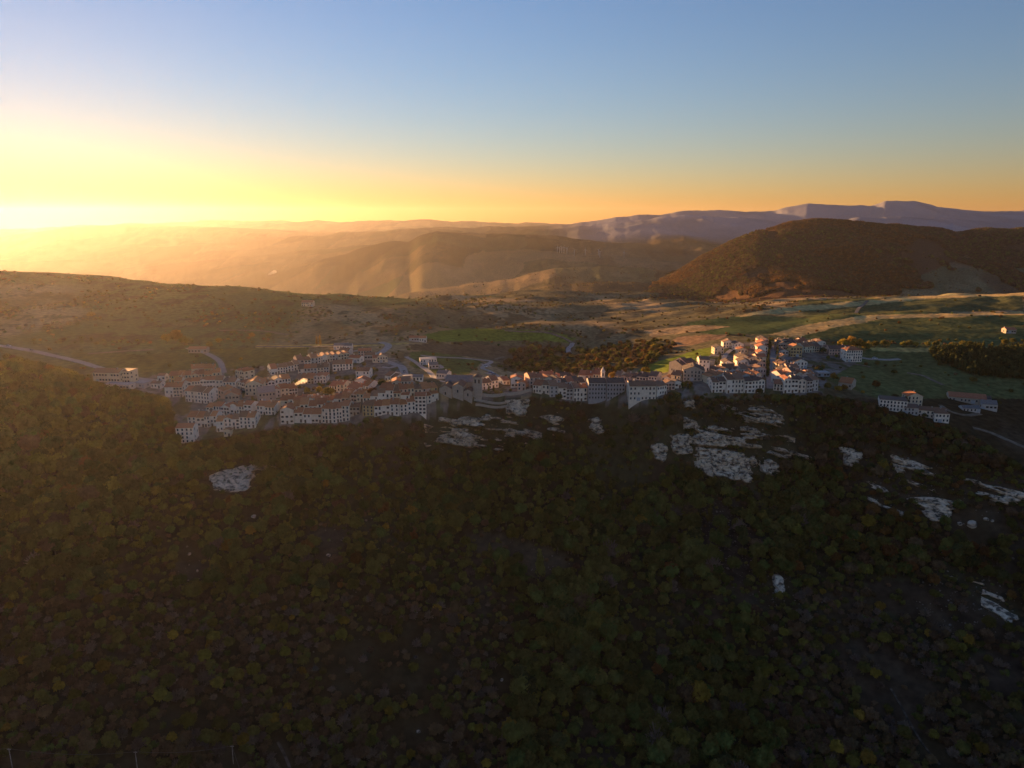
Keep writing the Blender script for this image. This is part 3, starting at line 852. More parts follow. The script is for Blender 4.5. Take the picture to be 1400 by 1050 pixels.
row(96, [(1102, 537), (1119, 535)], 3, 8.5, 'at the far end of the high white terrace', 'white|pale grey', 'dark|brown', hv=.05)
row(97, [(1066, 526), (1112, 525)], 6, 8.0, 'in the row behind the high white terrace', 'pink|cream|white', 'dark|red-brown|orange')
row(98, [(970, 527), (1040, 524)], 8, 6.8, 'in the row behind the white crag terrace', 'cream|pale grey|white|pink', 'dark|brown|orange', kind='y')
row(99, [(978, 516), (1032, 514)], 6, 5.8, 'in the second row behind the white crag terrace', 'cream|pale grey|white', 'dark|brown|red-brown', kind='y')
column(100, [(1039, 516), (1040, 508), (1040, 500), (1041, 493), (1042, 486), (1043, 480), (1043, 475)], 'up the western side of the straight main street',
       'cream|pale grey|white|pink', 'dark|brown|red-brown', h=6.5)
column(101, [(1073, 519), (1072, 509), (1071, 498), (1071, 489), (1070, 482), (1070, 476)], 'up the eastern side of the straight main street',
       'cream|pale grey|stone|pink', 'brown|red-brown|dark', h=6.5)
column(102, [(1017, 505), (1017, 498), (1015, 487), (1010, 478)], 'up the garden lane west of the main street', 'white|off-white|cream', 'brown|red-brown|dark', w=9, h=6)
column(103, [(996, 514), (995, 505), (983, 484), (996, 476)], 'up the lane with the dark firs', 'white|cream|off-white', 'dark|brown', w=8.5, h=5.5)
column(104, [(1030, 508), (1031, 499), (1033, 490), (1034, 481)], 'in the back gardens between lane and main street', 'pale grey|stone|pink', 'dark|brown|red-brown', w=7.5, h=5.5)
single(105, 1088, 488, 10, 9, 8.5, 0, 'cream-yellow three-storey house with orange roof east of the street', 'ochre', 'orange', 'y')
single(106, 1094, 504, 11, 10, 5.5, 3, 'white gabled house with a dark roof below the yellow house', 'white', 'dark', 'y')
single(107, 1083, 513, 9, 9, 6.5, 0, 'pink house between the white gabled house and the street', 'pink', 'brown')
single(108, 1078, 500, 7, 8, 5, 0, 'grey house with metal roof beside the main street', 'pale grey', 'grey', chim=0)
single(109, 1101, 513, 13, 8, 3, 0, 'low white shed row below the white gabled house', 'white', 'grey', chim=0, name='shed', cat='shed')
single(110, 1126, 515, 9, 7, 3, 3, 'blue-grey flat shed at the field edge', 'grey', 'flat', 'flat', name='shed', cat='shed')
row(111, [(1098, 482), (1122, 481)], 3, 5.5, 'in the cream row beyond the yellow house', 'cream|stone|pale green', 'brown|dark')
row(112, [(1072, 477), (1104, 475)], 4, 5.5, 'in the topmost row over the eastern gardens', 'cream|pale grey|pink', 'red-brown|dark')
row(113, [(1108, 475), (1128, 475)], 2, 5.0, 'in the far pair at the road to the fields', 'off-white|stone', 'dark|brown', kind='y')
single(114, 1133, 483, 6, 7, 5.5, 0, 'small off-white gabled house before the long barracks', 'off-white', 'brown', 'y')
single(115, 1148, 486, 19, 10, 6, 0, 'long pinkish building with a dark roof under the golden trees', 'pink', 'dark', 'x')
single(116, 1167, 495, 14, 10, 10.5, 4, 'white apartment house with many balconies under the golden trees', 'white', 'red-brown', 'hip', wd=2.0)
row(117, [(1146, 529), (1164, 533)], 2, 4.5, 'in the pair hidden among the orange trees', 'stone|pink', 'red-brown|orange')
# -- eastern estate and farm
single(118, 1220, 562, 17, 12, 7.5, -22, 'blue-white hotel block with continuous balcony bands among dark trees', 'white', 'dark', 'flat', group='eastern estate', rows=3, wd=2.0)
single(119, 1250, 556, 10, 9, 7.5, -4, 'cream gabled house with an orange roof standing above the estate', 'cream', 'orange', 'y', group='eastern estate')
single(120, 1245, 567, 9, 8, 5, -14, 'pale grey house hidden by bushes beside the hotel block', 'pale grey', 'dark', group='eastern estate')
single(121, 1268, 571, 22, 9, 5, -24, 'long white house with a dark red roof below the cream gable', 'off-white', 'brown', group='eastern estate')
single(122, 1287, 578, 9, 9, 6.5, -10, 'white three-windowed house ending the long estate house', 'white', 'brown', 'hip', group='eastern estate')
single(123, 1322, 551, 24, 12, 4, -24, 'long farm barn with a purplish sheet roof', 'stone', 'red-brown', chim=0, group='farm buildings', name='barn', cat='barn')
single(124, 1352, 561, 10, 9, 4.5, -20, 'pale blue farm shed at the end of the long barn', 'pale grey', 'grey', chim=0, group='farm buildings', name='shed', cat='shed')
single(125, 1328, 563, 12, 6, 2.6, -4, 'low blue-roofed lean-to below the long barn', 'pale grey', 'grey', chim=0, group='farm buildings', name='shed', cat='shed')
single(126, 1345, 552, 9, 7, 4, -24, 'small stone stable touching the long barn', 'stone', 'dark', chim=0, group='farm buildings', name='stable', cat='stable')
single(127, 270, 483, 16, 8, 4, 4, 'low stone farmhouse by the golden trees in the meadow', 'stone', 'brown', chim=0, group='farm buildings', name='farmhouse', cat='farmhouse')
single(128, 420, 419, 14, 9, 5, 0, 'lonely pale farmhouse on the western ridge', 'cream', 'brown', group='farm buildings', name='farmhouse', cat='farmhouse')
single(129, 1382, 456, 10, 7, 4, 0, 'stone field house among the eastern meadows', 'stone', 'red-brown', group='farm buildings', name='farmhouse', cat='farmhouse')

# -- grey palace: two joined blocks
q = pix(828, 547)
pal = thing('palace', 'large grey stone palace with closely set windows on the cliff edge', 'palace', q, math.radians(1))
FOOT.append((q.x, q.y + 6, 18))
rr_ = random.Random(5)
for x0, w, h, y0 in ((-6, 12.5, 12.5, 0.0), (6.8, 12.5, 12.8, -1.2)):
    rm, rise = roof_mesh(w, 13, h, 'x', .3)
    wb = newobj('wall', wall_mesh(w, 13, h, -5, 'x', rise), pal, WALLS['grey']); wb.location = (x0, y0, 0)
    ro = newobj('roof', rm, pal, ROOFS['dark']); ro.location = (x0, y0, 0)
    for s_ in range(4):
        for c_ in range(6):
            o = newobj('window', WIN[0], pal); o.location = (x0 + (c_ + .5) * w / 6 - w / 2, y0, s_ * 3 + 1.9)
    for c_ in (-3.2, 2.4):
        newobj('chimney', boxes('chimney', [(x0 + c_ - .4, x0 + c_ + .4, 7, 7.8, h + 1, h + 3.2)]), ro, M_chim).location = (-x0, -y0, 0)
    co = newobj('cornice', boxes('cornice', [(-w / 2, w / 2, -.25, -.02, h - .6, h - .25)]), pal, WALLS['pale grey']); co.location = (x0, y0, 0)

# -- church with bell tower
q = pix(624, 548)
ch = thing('church', 'big stone church with stepped gables and a square bell tower above the cliff', 'church', q, math.radians(-8))
FOOT.append((q.x, q.y + 10, 24))
def block(parent, nm, x0, y0, w, d, h, kind, pitch, wall, roof, zb=-5):
    rm, rise = roof_mesh(w, d, h, kind, pitch, .35)
    a = newobj('wall', wall_mesh(w, d, h, zb, kind, rise), parent, WALLS[wall]); a.location = (x0, y0, 0)
    b2 = newobj('roof', rm, parent, ROOFS[roof]); b2.location = (x0, y0, 0)
    return a, b2
block(ch, 'transept', -7.6, 0, 8.5, 12, 8.5, 'y', .55, 'stone', 'dark')
block(ch, 'apse', 0.8, 1.0, 7.5, 12, 10.0, 'y', .55, 'stone', 'dark')
block(ch, 'chapel', 7.6, 2.0, 5.6, 8, 6.5, 'y', .5, 'stone', 'dark')
block(ch, 'nave', 1.0, 13.05, 24, 12, 10.5, 'x', .55, 'stone', 'grey')
tw = newobj('bell_tower', boxes('bell_tower', [(10.5, 16.0, 6.5, 12.0, -4, 15), (10.2, 16.3, 6.2, 12.3, 15, 15.5)]), ch, WALLS['stone'])
tr = newobj('tower_roof', pydata('tower_roof', [(10.1, 6.1, 15.5), (16.4, 6.1, 15.5), (16.4, 12.4, 15.5), (10.1, 12.4, 15.5), (13.25, 9.25, 17.8)],
            [(0, 1, 4), (1, 2, 4), (2, 3, 4), (3, 0, 4), (3, 2, 1, 0)]), ch, ROOFS['dark'])
for x in (12.0, 14.6):
    newobj('belfry_opening', boxes('belfry_opening', [(x - .55, x + .55, 6.44, 6.6, 11.2, 13.9)]), tw, M_glass)
for y in (8.0, 10.5):
    newobj('belfry_opening', boxes('belfry_opening', [(10.44, 10.6, y - .5, y + .5, 11.2, 13.9)]), tw, M_glass)
for x, y, z in ((-7.6, 0, 5), (0.8, 1.0, 6.5), (7.6, 2.0, 4)):
    o = newobj('window', WIN[2], ch); o.location = (x, y, z)

# -- slender spire behind the palace
q = pix(824, 531)
sp = thing('campanile', 'slender pale campanile with a pointed cap rising behind the grey palace', 'bell tower', q)
newobj('shaft', boxes('shaft', [(-1.3, 1.3, 0, 2.6, -3, 12.5), (-1.6, 1.6, -.3, 2.9, 12.5, 12.9)]), sp, WALLS['off-white'])
newobj('cap', pydata('cap', [(-1.4, -.1, 12.9), (1.4, -.1, 12.9), (1.4, 2.7, 12.9), (-1.4, 2.7, 12.9), (0, 1.3, 16.5)], [(0, 1, 4), (1, 2, 4), (2, 3, 4), (3, 0, 4), (3, 2, 1, 0)]), sp, WALLS['pale grey'])
newobj('belfry_opening', boxes('belfry_opening', [(-.45, .45, -.06, .1, 9.4, 11.6)]), sp, M_glass)
FOOT.append((q.x, q.y, 5))

# -- retaining walls of the terraced cliff east of the church
for i, (pts, hh, lb) in enumerate([([(652, 541), (690, 541), (712, 539), (727, 535)], 2.2, 'long pale parapet wall along the cliff top east of the church'),
                                   ([(648, 548), (700, 549)], 1.6, 'upper dry-stone terrace wall on the cliff under the parapet'),
                                   ([(650, 555), (695, 556)], 1.6, 'lower dry-stone terrace wall on the cliff under the parapet')]):
    P = [pix(u, v) for u, v in pts]
    V = []; F = []
    Q = []
    for a, b2 in zip(P, P[1:]):
        for f in np.linspace(0, 1, 8)[:-1]:
            Q.append(a.lerp(b2, f))
    Q.append(P[-1])
    for p in Q:
        z = g1(p.x, p.y)
        V += [(p.x, p.y, z - 2), (p.x, p.y, z + hh), (p.x, p.y + .6, z + hh), (p.x, p.y + .6, z - 2)]
    for k in range(len(Q) - 1):
        for j in range(4):
            F.append((k * 4 + j, (k + 1) * 4 + j, (k + 1) * 4 + (j + 1) % 4, k * 4 + (j + 1) % 4))
    me = pydata('stone_wall', V, F)
    bm2 = bmesh.new(); bm2.from_mesh(me); bmesh.ops.recalc_face_normals(bm2, faces=bm2.faces); bm2.to_mesh(me); bm2.free()
    tag(newobj('stone_wall', me, None, WALLS['stone']), lb, 'wall')
# ------------------------------------------------------------------ roads and tracks
M_asph, _nt, _b = mat('asphalt', (.12, .12, .125), .85)
noise_mix(_nt, _b, (.27, .25, .225), (.38, .35, .31), .35)
M_dirt, _nt, _b = mat('dirt_track', (.2, .16, .11), .95)
noise_mix(_nt, _b, (.11, .09, .06), (.22, .18, .13), .3)
M_rocktrack, _nt, _b = mat('stony_path', (.3, .29, .27), .95)
noise_mix(_nt, _b, (.035, .03, .022), (.13, .115, .095), .35, 6, lo=.4, hi=.62)
ROADPTS = []
def catmull(P, n=10):
    P = [Vector(p) for p in P]
    P = [P[0] * 2 - P[1]] + P + [P[-1] * 2 - P[-2]]
    out = []
    for i in range(1, len(P) - 2):
        for k in range(n):
            t = k / n
            a, b2, c, d = P[i - 1], P[i], P[i + 1], P[i + 2]
            out.append(.5 * ((2 * b2) + (c - a) * t + (2 * a - 5 * b2 + 4 * c - d) * t * t + (3 * b2 - a - 3 * c + d) * t ** 3))
    out.append(P[-2])
    return out

def road(name, pts, w, m, lift=.32, world=False, clear=True):
    P = [Vector((p[0], p[1], 0)) for p in (pts if world else [pix(u, v) for u, v in pts])]
    C = catmull(P, 14)
    V = []; F = []; nx = 5
    for i, p in enumerate(C):
        t = (C[min(i + 1, len(C) - 1)] - C[max(i - 1, 0)]).normalized()
        s = Vector((t.y, -t.x, 0))
        for k in range(nx):
            q = p + s * (w * (k / (nx - 1) - .5))
            V.append([q.x, q.y, 0])
        if clear: ROADPTS.append((p.x, p.y, w * .5 + 2.0))
    A = np.array(V); zz = ground(A[:, 0], A[:, 1]).reshape(-1, nx)
    zz = zz.mean(1, keepdims=True) * .5 + zz * .5
    A[:, 2] = np.maximum(zz.ravel(), ground(A[:, 0], A[:, 1]) - .05) + lift
    V = [tuple(r_) for r_ in A]
    # skirt so that the carriageway is a slab, not a sheet
    n0 = len(V)
    for i in range(len(C)):
        for k in (0, nx - 1):
            x, y, z = V[i * nx + k]; V.append((x, y, z - 1.2))
    for i in range(len(C) - 1):
        for k in range(nx - 1):
            a = i * nx + k
            F.append((a, a + 1, a + nx + 1, a + nx))
        F.append((i * nx, (i + 1) * nx, n0 + (i + 1) * 2, n0 + i * 2))
        F.append((i * nx + nx - 1, n0 + i * 2 + 1, n0 + (i + 1) * 2 + 1, (i + 1) * nx + nx - 1))
    o = newobj(name, pydata(name, V, F), None, m)
    o['kind'] = 'structure'
    return o
road('road', [(-60, 466), (0, 473), (40, 479), (80, 488), (132, 502), (180, 516), (225, 522)], 6, M_asph)
road('road', [(256, 476), (268, 479), (286, 485), (300, 494), (306, 510)], 5, M_asph)
road('road', [(520, 468), (531, 472), (526, 479), (517, 486), (526, 493), (541, 499), (552, 507), (558, 517), (563, 526)], 6.5, M_asph)
road('road', [(541, 501), (532, 503), (522, 502)], 4, M_asph)
road('lane', [(500, 478), (480, 481), (475, 483), (483, 488)], 3.5, M_asph)
road('lane', [(555, 488), (566, 494), (577, 502), (590, 512), (606, 523)], 4, M_asph)
road('lane', [(577, 502), (588, 504), (604, 503), (600, 499)], 3.5, M_asph)
road('lane', [(575, 486), (610, 489), (645, 491), (671, 494), (664, 499), (660, 504), (672, 509), (688, 519)], 4, M_asph)
road('parking_yard', [(659, 499), (670, 500)], 9, M_asph)
road('parking_yard', [(664, 510), (680, 514)], 6, M_asph, lift=.28)
road('lane', [(690, 488), (681, 490), (676, 492)], 3.5, M_dirt)
road('lane', [(783, 469), (781, 473), (777, 478), (779, 485)], 5, M_asph)
road('main_street', [(1056, 532), (1055, 518), (1055, 505), (1056, 494), (1057, 484), (1057, 473)], 7.5, M_asph)
road('lane', [(1176, 489), (1190, 491), (1210, 492), (1230, 491)], 4.5, M_asph)
road('lane', [(1000, 478), (994, 483), (990, 490), (986, 500)], 4, M_asph)
road('dirt_track', [(1285, 554), (1300, 563), (1322, 568), (1340, 566)], 3, M_dirt)
road('dirt_track', [(1240, 510), (1262, 514), (1275, 520), (1290, 527)], 3.5, M_dirt)
road('dirt_track', [(1330, 585), (1355, 592), (1380, 603), (1410, 615)], 4, M_dirt)
road('dirt_track', [(1170, 428), (1176, 420), (1186, 411)], 4, M_dirt)
road('dirt_track', [(120, 484), (160, 481), (210, 478)], 4, M_dirt)
road('dirt_track', [(350, 474), (420, 474), (470, 472), (520, 470)], 5, M_dirt)
road('dirt_track', [(300, 452), (350, 452), (400, 458)], 4, M_dirt)
road('dirt_track', [(690, 452), (740, 454), (770, 462), (783, 469)], 4, M_dirt)
road('dirt_track', [(1120, 494), (1160, 497), (1190, 502)], 2.5, M_dirt)
road('footpath', [(380, 1015), (388, 1030), (396, 1050), (402, 1075)], 1.1, M_rocktrack)
road('footpath', [(1218, 942), (1230, 962), (1246, 992), (1262, 1018), (1285, 1046)], .9, M_rocktrack)

# ------------------------------------------------------------------ poles and wires at the foot of the slope
M_pole, _nt, _b = mat('weathered_pole', (.3, .28, .25), .85)
noise_mix(_nt, _b, (.22, .20, .18), (.42, .40, .37), 2)
M_wire, _, _ = mat('cable', (.16, .15, .14), .6)
tops = []
for i, (u, v, lb) in enumerate([(17, 1050, 'pale wooden utility pole beside the yellow-green bush'), (188, 1053, 'pale wooden utility pole between its two neighbours on the line'),
                                (319, 1044, 'pale leaning utility pole where the cable turns downhill')]):
    p = pix(u, v)
    t = thing('utility_pole', lb, 'pole', p, 0, 'poles carrying the cable')
    newobj('shaft', tube('shaft', [(0, 0, -1), (.05 * i, 0, 4), (.12 * i, 0, 8.6)], [.17, .15, .11], 8), t, M_pole)
    newobj('crossarm', boxes('crossarm', [(-.7 + .1 * i, .7 + .1 * i, -.07, .07, 8.0, 8.16)]), t, M_pole)
    for s in (-.55, .55):
        newobj('insulator', tube('insulator', [(s + .1 * i, 0, 8.16), (s + .1 * i, 0, 8.45)], .06, 6), t, M_conc)
    tops.append(p + Vector((.1 * i, 0, 8.45)))
    FOOT.append((p.x, p.y, 5))
ends = [tops[0] + Vector((-75, 5, 3))] + tops + [tops[-1] + Vector((28, -38, -16))]
for k, lb in enumerate(['overhead cable running out of view beyond the westernmost pole', 'overhead cable sagging between the first two poles', 'overhead cable sagging between the last two poles',
                        'overhead cable dropping downhill from the leaning pole']):
    a, b2 = ends[k], ends[k + 1]
    sag = (b2 - a).length * .045
    P = [a.lerp(b2, f) - Vector((0, 0, sag * 4 * f * (1 - f))) for f in np.linspace(0, 1, 24)]
    tag(newobj('cable', tube('cable', P, .045, 5), None, M_wire), lb, 'cable', 'cable spans')

# ------------------------------------------------------------------ wind turbines on the far ridge
M_turb, _, _ = mat('turbine_white', (.5, .5, .5), .6)
blade = pydata('blade', [(-.6, 0, .6), (.6, 0, .6), (1.0, .25, 4), (-.7, -.1, 4), (.25, .1, 21), (-.15, 0, 21), (-.6, .5, .6), (.6, .5, .6), (1.0, .5, 4), (-.7, .3, 4)],
               [(0, 1, 2, 3), (3, 2, 4, 5), (6, 9, 8, 7), (9, 5, 4, 8), (0, 3, 9, 6), (1, 7, 8, 2), (3, 5, 9), (2, 8, 4)])
blade.materials.append(M_turb)
tower_me = tube('tower', [(0, 0, -3), (0, 0, 45)], [2.0, 1.1], 10); tower_me.materials.append(M_turb)
nac_me = boxes('nacelle', [(-1.3, 1.3, -2.2, 4.5, 44, 46.6)]); nac_me.materials.append(M_turb)
for i, (u, v) in enumerate([(762, 346), (765, 346), (768, 346), (771, 346), (775, 347), (785, 350), (800, 349), (818, 349), (820, 352), (853, 352)]):
    p = pix(u, v)
    d_ = Vector((0, 0, 0))
    close = i < 5
    t = thing('wind_turbine', f'white three-bladed wind turbine, {ORD[i]} from the valley in the close-set row' if close else f'white three-bladed wind turbine, {ORD[i - 5]} past the close-set row along the hazy ridge', 'wind turbine',
              p, .25 * (i % 3), 'close-set turbines' if close else 'spread-out turbines')
    t.scale = (.62, .62, .62)
    newobj('tower', tower_me, t); newobj('nacelle', nac_me, t)
    for k in range(3):
        b_ = newobj('blade', blade, t); b_.location = (0, -2.6, 45.3); b_.rotation_euler = (0, 2 * math.pi * k / 3 + i * .7, 0)

# ------------------------------------------------------------------ parked cars
def wheel_me():
    return tube('wheel', [(-.11, 0, 0), (.11, 0, 0)], .32, 10)
M_tyre, _, _ = mat('tyre', (.02, .02, .02), .8)
WHL = wheel_me(); WHL.materials.append(M_tyre)
body_me = pydata('body', [(x, y, z) for x in (-.85, .85) for y, z in ((-2.1, .3), (-2.1, .75), (-1.2, .9), (2.0, .95), (2.1, .35))],
                 [(0, 1, 2, 3, 4), (9, 8, 7, 6, 5), (0, 5, 6, 1), (1, 6, 7, 2), (2, 7, 8, 3), (3, 8, 9, 4), (4, 9, 5, 0)])
cab_me = pydata('cabin', [(-.8, -1.1, .9), (.8, -1.1, .9), (.8, 1.9, .93), (-.8, 1.9, .93), (-.65, -.4, 1.42), (.65, -.4, 1.42), (.65, 1.4, 1.42), (-.65, 1.4, 1.42)],
                [(0, 1, 5, 4), (1, 2, 6, 5), (2, 3, 7, 6), (3, 0, 4, 7), (4, 5, 6, 7)]); cab_me.materials.append(M_glass)
roof_me = boxes('car_roof', [(-.66, .66, -.42, 1.42, 1.42, 1.47)])
CARS = [(12, 474, 75, 'white', 'white car on the western approach road'), (44, 480, 70, 'grey', 'grey car further along the western approach road'), (600, 516, 55, 'white', 'white car parked at the foot of the straight lane'),
        (664, 502, 30, 'white', 'white car in the upper parking yard'), (671, 511, 60, 'blue', 'blue car in the lower parking yard'), (676, 513, 60, 'grey', 'grey car in the lower parking yard'),
        (1196, 491, 85, 'white', 'white car on the lane past the balcony apartments'), (553, 509, 20, 'grey', 'grey car on the winding road'), (1289, 572, 20, 'white', 'white car behind the three-windowed estate house')]
CM = {}
for k, c in {'white': (.75, .75, .74), 'grey': (.2, .2, .21), 'blue': (.06, .1, .25)}.items():
    m_, _, b_ = mat('car_paint_' + k, c, .25, .5); CM[k] = m_
for u, v, a, c, lb in CARS:
    p = pix(u, v)
    t = thing('parked_car', lb, 'car', p + Vector((0, 0, .36)), math.radians(a), 'cars parked along the lanes')
    b1 = newobj('body', body_me.copy(), t, CM[c]); newobj('cabin', cab_me, t)
    r1 = newobj('car_roof', roof_me.copy(), t, CM[c])
    for x in (-.8, .8):
        for y in (-1.3, 1.35):
            o = newobj('wheel', WHL, t); o.location = (x, y, .32)
# ------------------------------------------------------------------ limestone outcrops
M_rock, nt, b = mat('limestone', (.4, .39, .37), .95, .1)
tc = N(nt, 'ShaderNodeTexCoord')
mp = N(nt, 'ShaderNodeMapping'); mp.inputs['Scale'].default_value = (.42, .42, .7)
nt.links.new(tc.outputs['Object'], mp.inputs['Vector'])
n_a = N(nt, 'ShaderNodeTexNoise'); n_a.inputs['Scale'].default_value = .8; n_a.inputs['Detail'].default_value = 8; n_a.inputs['Distortion'].default_value = .6
nt.links.new(mp.outputs[0], n_a.inputs['Vector'])
cr = N(nt, 'ShaderNodeValToRGB')
cr.color_ramp.elements[0].position = .40; cr.color_ramp.elements[0].color = (.11, .095, .075, 1)
cr.color_ramp.elements[1].position = .62; cr.color_ramp.elements[1].color = (.80, .64, .46, 1)
e = cr.color_ramp.elements.new(.46); e.color = (.45, .36, .265, 1)
nt.links.new(n_a.outputs['Fac'], cr.inputs[0]); nt.links.new(cr.outputs[0], b.inputs['Base Color'])
n_b = N(nt, 'ShaderNodeTexNoise'); n_b.inputs['Scale'].default_value = 2.2; n_b.inputs['Detail'].default_value = 5
nt.links.new(mp.outputs[0], n_b.inputs['Vector'])
bp = N(nt, 'ShaderNodeBump'); bp.inputs['Strength'].default_value = .9; bp.inputs['Distance'].default_value = .5
nt.links.new(n_b.outputs['Fac'], bp.inputs['Height']); nt.links.new(bp.outputs[0], b.inputs['Normal'])

ROCKPOLY = []
BAND = []
def outcrop(seed, top, bot, label, out=1.6, banded=0, name='rock_outcrop'):
    """rock face between two lines of photo pixels that lie on the slope"""
    if not banded: ROCKPOLY.append(list(top) + list(bot)[::-1])
    T = [pix(u, v - 3) for u, v in top]; B = [pix(u, v + 3) for u, v in bot]
    def along(P, f):
        s = f * (len(P) - 1); i = min(int(s), len(P) - 2)
        return P[i].lerp(P[i + 1], s - i)
    L = sum((b2 - a).length for a, b2 in zip(T, T[1:])); Hh = max((a - b2).length for a, b2 in zip(T, B))
    nx = max(12, min(220, int(L / .5))); ny = max(9, min(80, int(Hh / .4)))
    fx = np.linspace(0, 1, nx); fy = np.linspace(0, 1, ny)
    X = np.zeros((ny, nx)); Y = X.copy()
    for i, f in enumerate(fx):
        a, b2 = along(T, f), along(B, f)
        X[:, i] = a.x + (b2.x - a.x) * fy; Y[:, i] = a.y + (b2.y - a.y) * fy
    Z = ground(X.ravel(), Y.ravel()).reshape(X.shape)
    c = np.array([0.05, -1.0, .35])
    th = 1.5 + 1.2 * vnoise(np.array([seed * 3.1]), np.array([.5]), 1)[0]
    zz = (Z + .10 * X + .8 * fbm(X / 9, Y / 9 + Z / 5, 2, seed)) / th
    ip = np.floor(zz); fr = zz - ip
    layer = hash2(ip + 300, np.zeros_like(ip) + seed, 9)
    saw = fr ** .6                                                    # each bed overhangs the one below
    crack = hash2(np.floor(X / 2.3 + .7 * layer * 3 + fbm(X / 5, Z / 5, 2, seed + 5)) + 900, ip + 300, 4)
    big = fbm(X / 7, Z / 4.5, 3, seed + 21)
    disp = out * (.3 + .9 * layer + 1.1 * saw + 1.3 * crack + 1.5 * big) + .8 * fbm(X / 1.9, Z / 1.4, 3, seed + 8)
    ed = np.minimum(np.minimum(fx, 1 - fx)[None] * L / 4.0, np.minimum(fy + .04, 1 - fy + .06)[:, None] * Hh / 3.0)
    ed = np.clip(ed * 1.3 - .38 + 1.5 * fbm(X / 5, Z / 3.2, 4, seed + 11), -.4, 1)
    U_MID = sum(p_[0] for p_ in top) / len(top)
    if banded:                                                        # beds of rock between strips of scrub
        bn = fbm(X / 15, (Z + .16 * X) / 2.6, 4, seed + 31) + .5 * fbm(X / 30, Z / 14, 2, seed + 37)
        ed = np.clip(np.minimum(ed + .5, 1.7 * bn + .12 - .22 * (U_MID < 800)), -.4, 1)
        BAND.append((X.copy(), Y.copy(), ed.copy()))
    disp = np.where(ed > 0, disp * np.clip(ed * 2.2, 0, 1) - .8 * (1 - np.clip(ed * 2.2, 0, 1)), -1.6)
    X = X + c[0] * disp; Y = Y + c[1] * disp; Zf = Z + c[2] * disp
    V = np.stack([X, Y, Zf], -1).reshape(-1, 3)
    # back sheet inside the hill closes the body
    Vb = np.stack([X, Y + 5.0, Zf - 3.0], -1).reshape(-1, 3)
    n = len(V); V = np.concatenate([V, Vb])
    a = (np.arange(ny - 1)[:, None] * nx + np.arange(nx - 1)[None]).ravel()
    F = np.stack([a, a + nx, a + nx + 1, a + 1], -1)
    Fb = np.stack([a, a + 1, a + nx + 1, a + nx], -1) + n
    rim = []
    per = [i for i in range(nx)] + [r_ * nx + nx - 1 for r_ in range(1, ny)] + [(ny - 1) * nx + i for i in range(nx - 2, -1, -1)] + [r_ * nx for r_ in range(ny - 2, 0, -1)]
    for i in range(len(per)):
        p0, p1 = per[i], per[(i + 1) % len(per)]
        rim.append((p0, p1, p1 + n, p0 + n))
    me = mesh_np(name, V, np.concatenate([F, Fb, np.array(rim)]))
    me.polygons.foreach_set('use_smooth', np.zeros(len(me.polygons), bool))
    me.materials.append(M_rock)
    o = newobj(name, me)
    return tag(o, label, 'rock', 'limestone outcrops on the scarp')
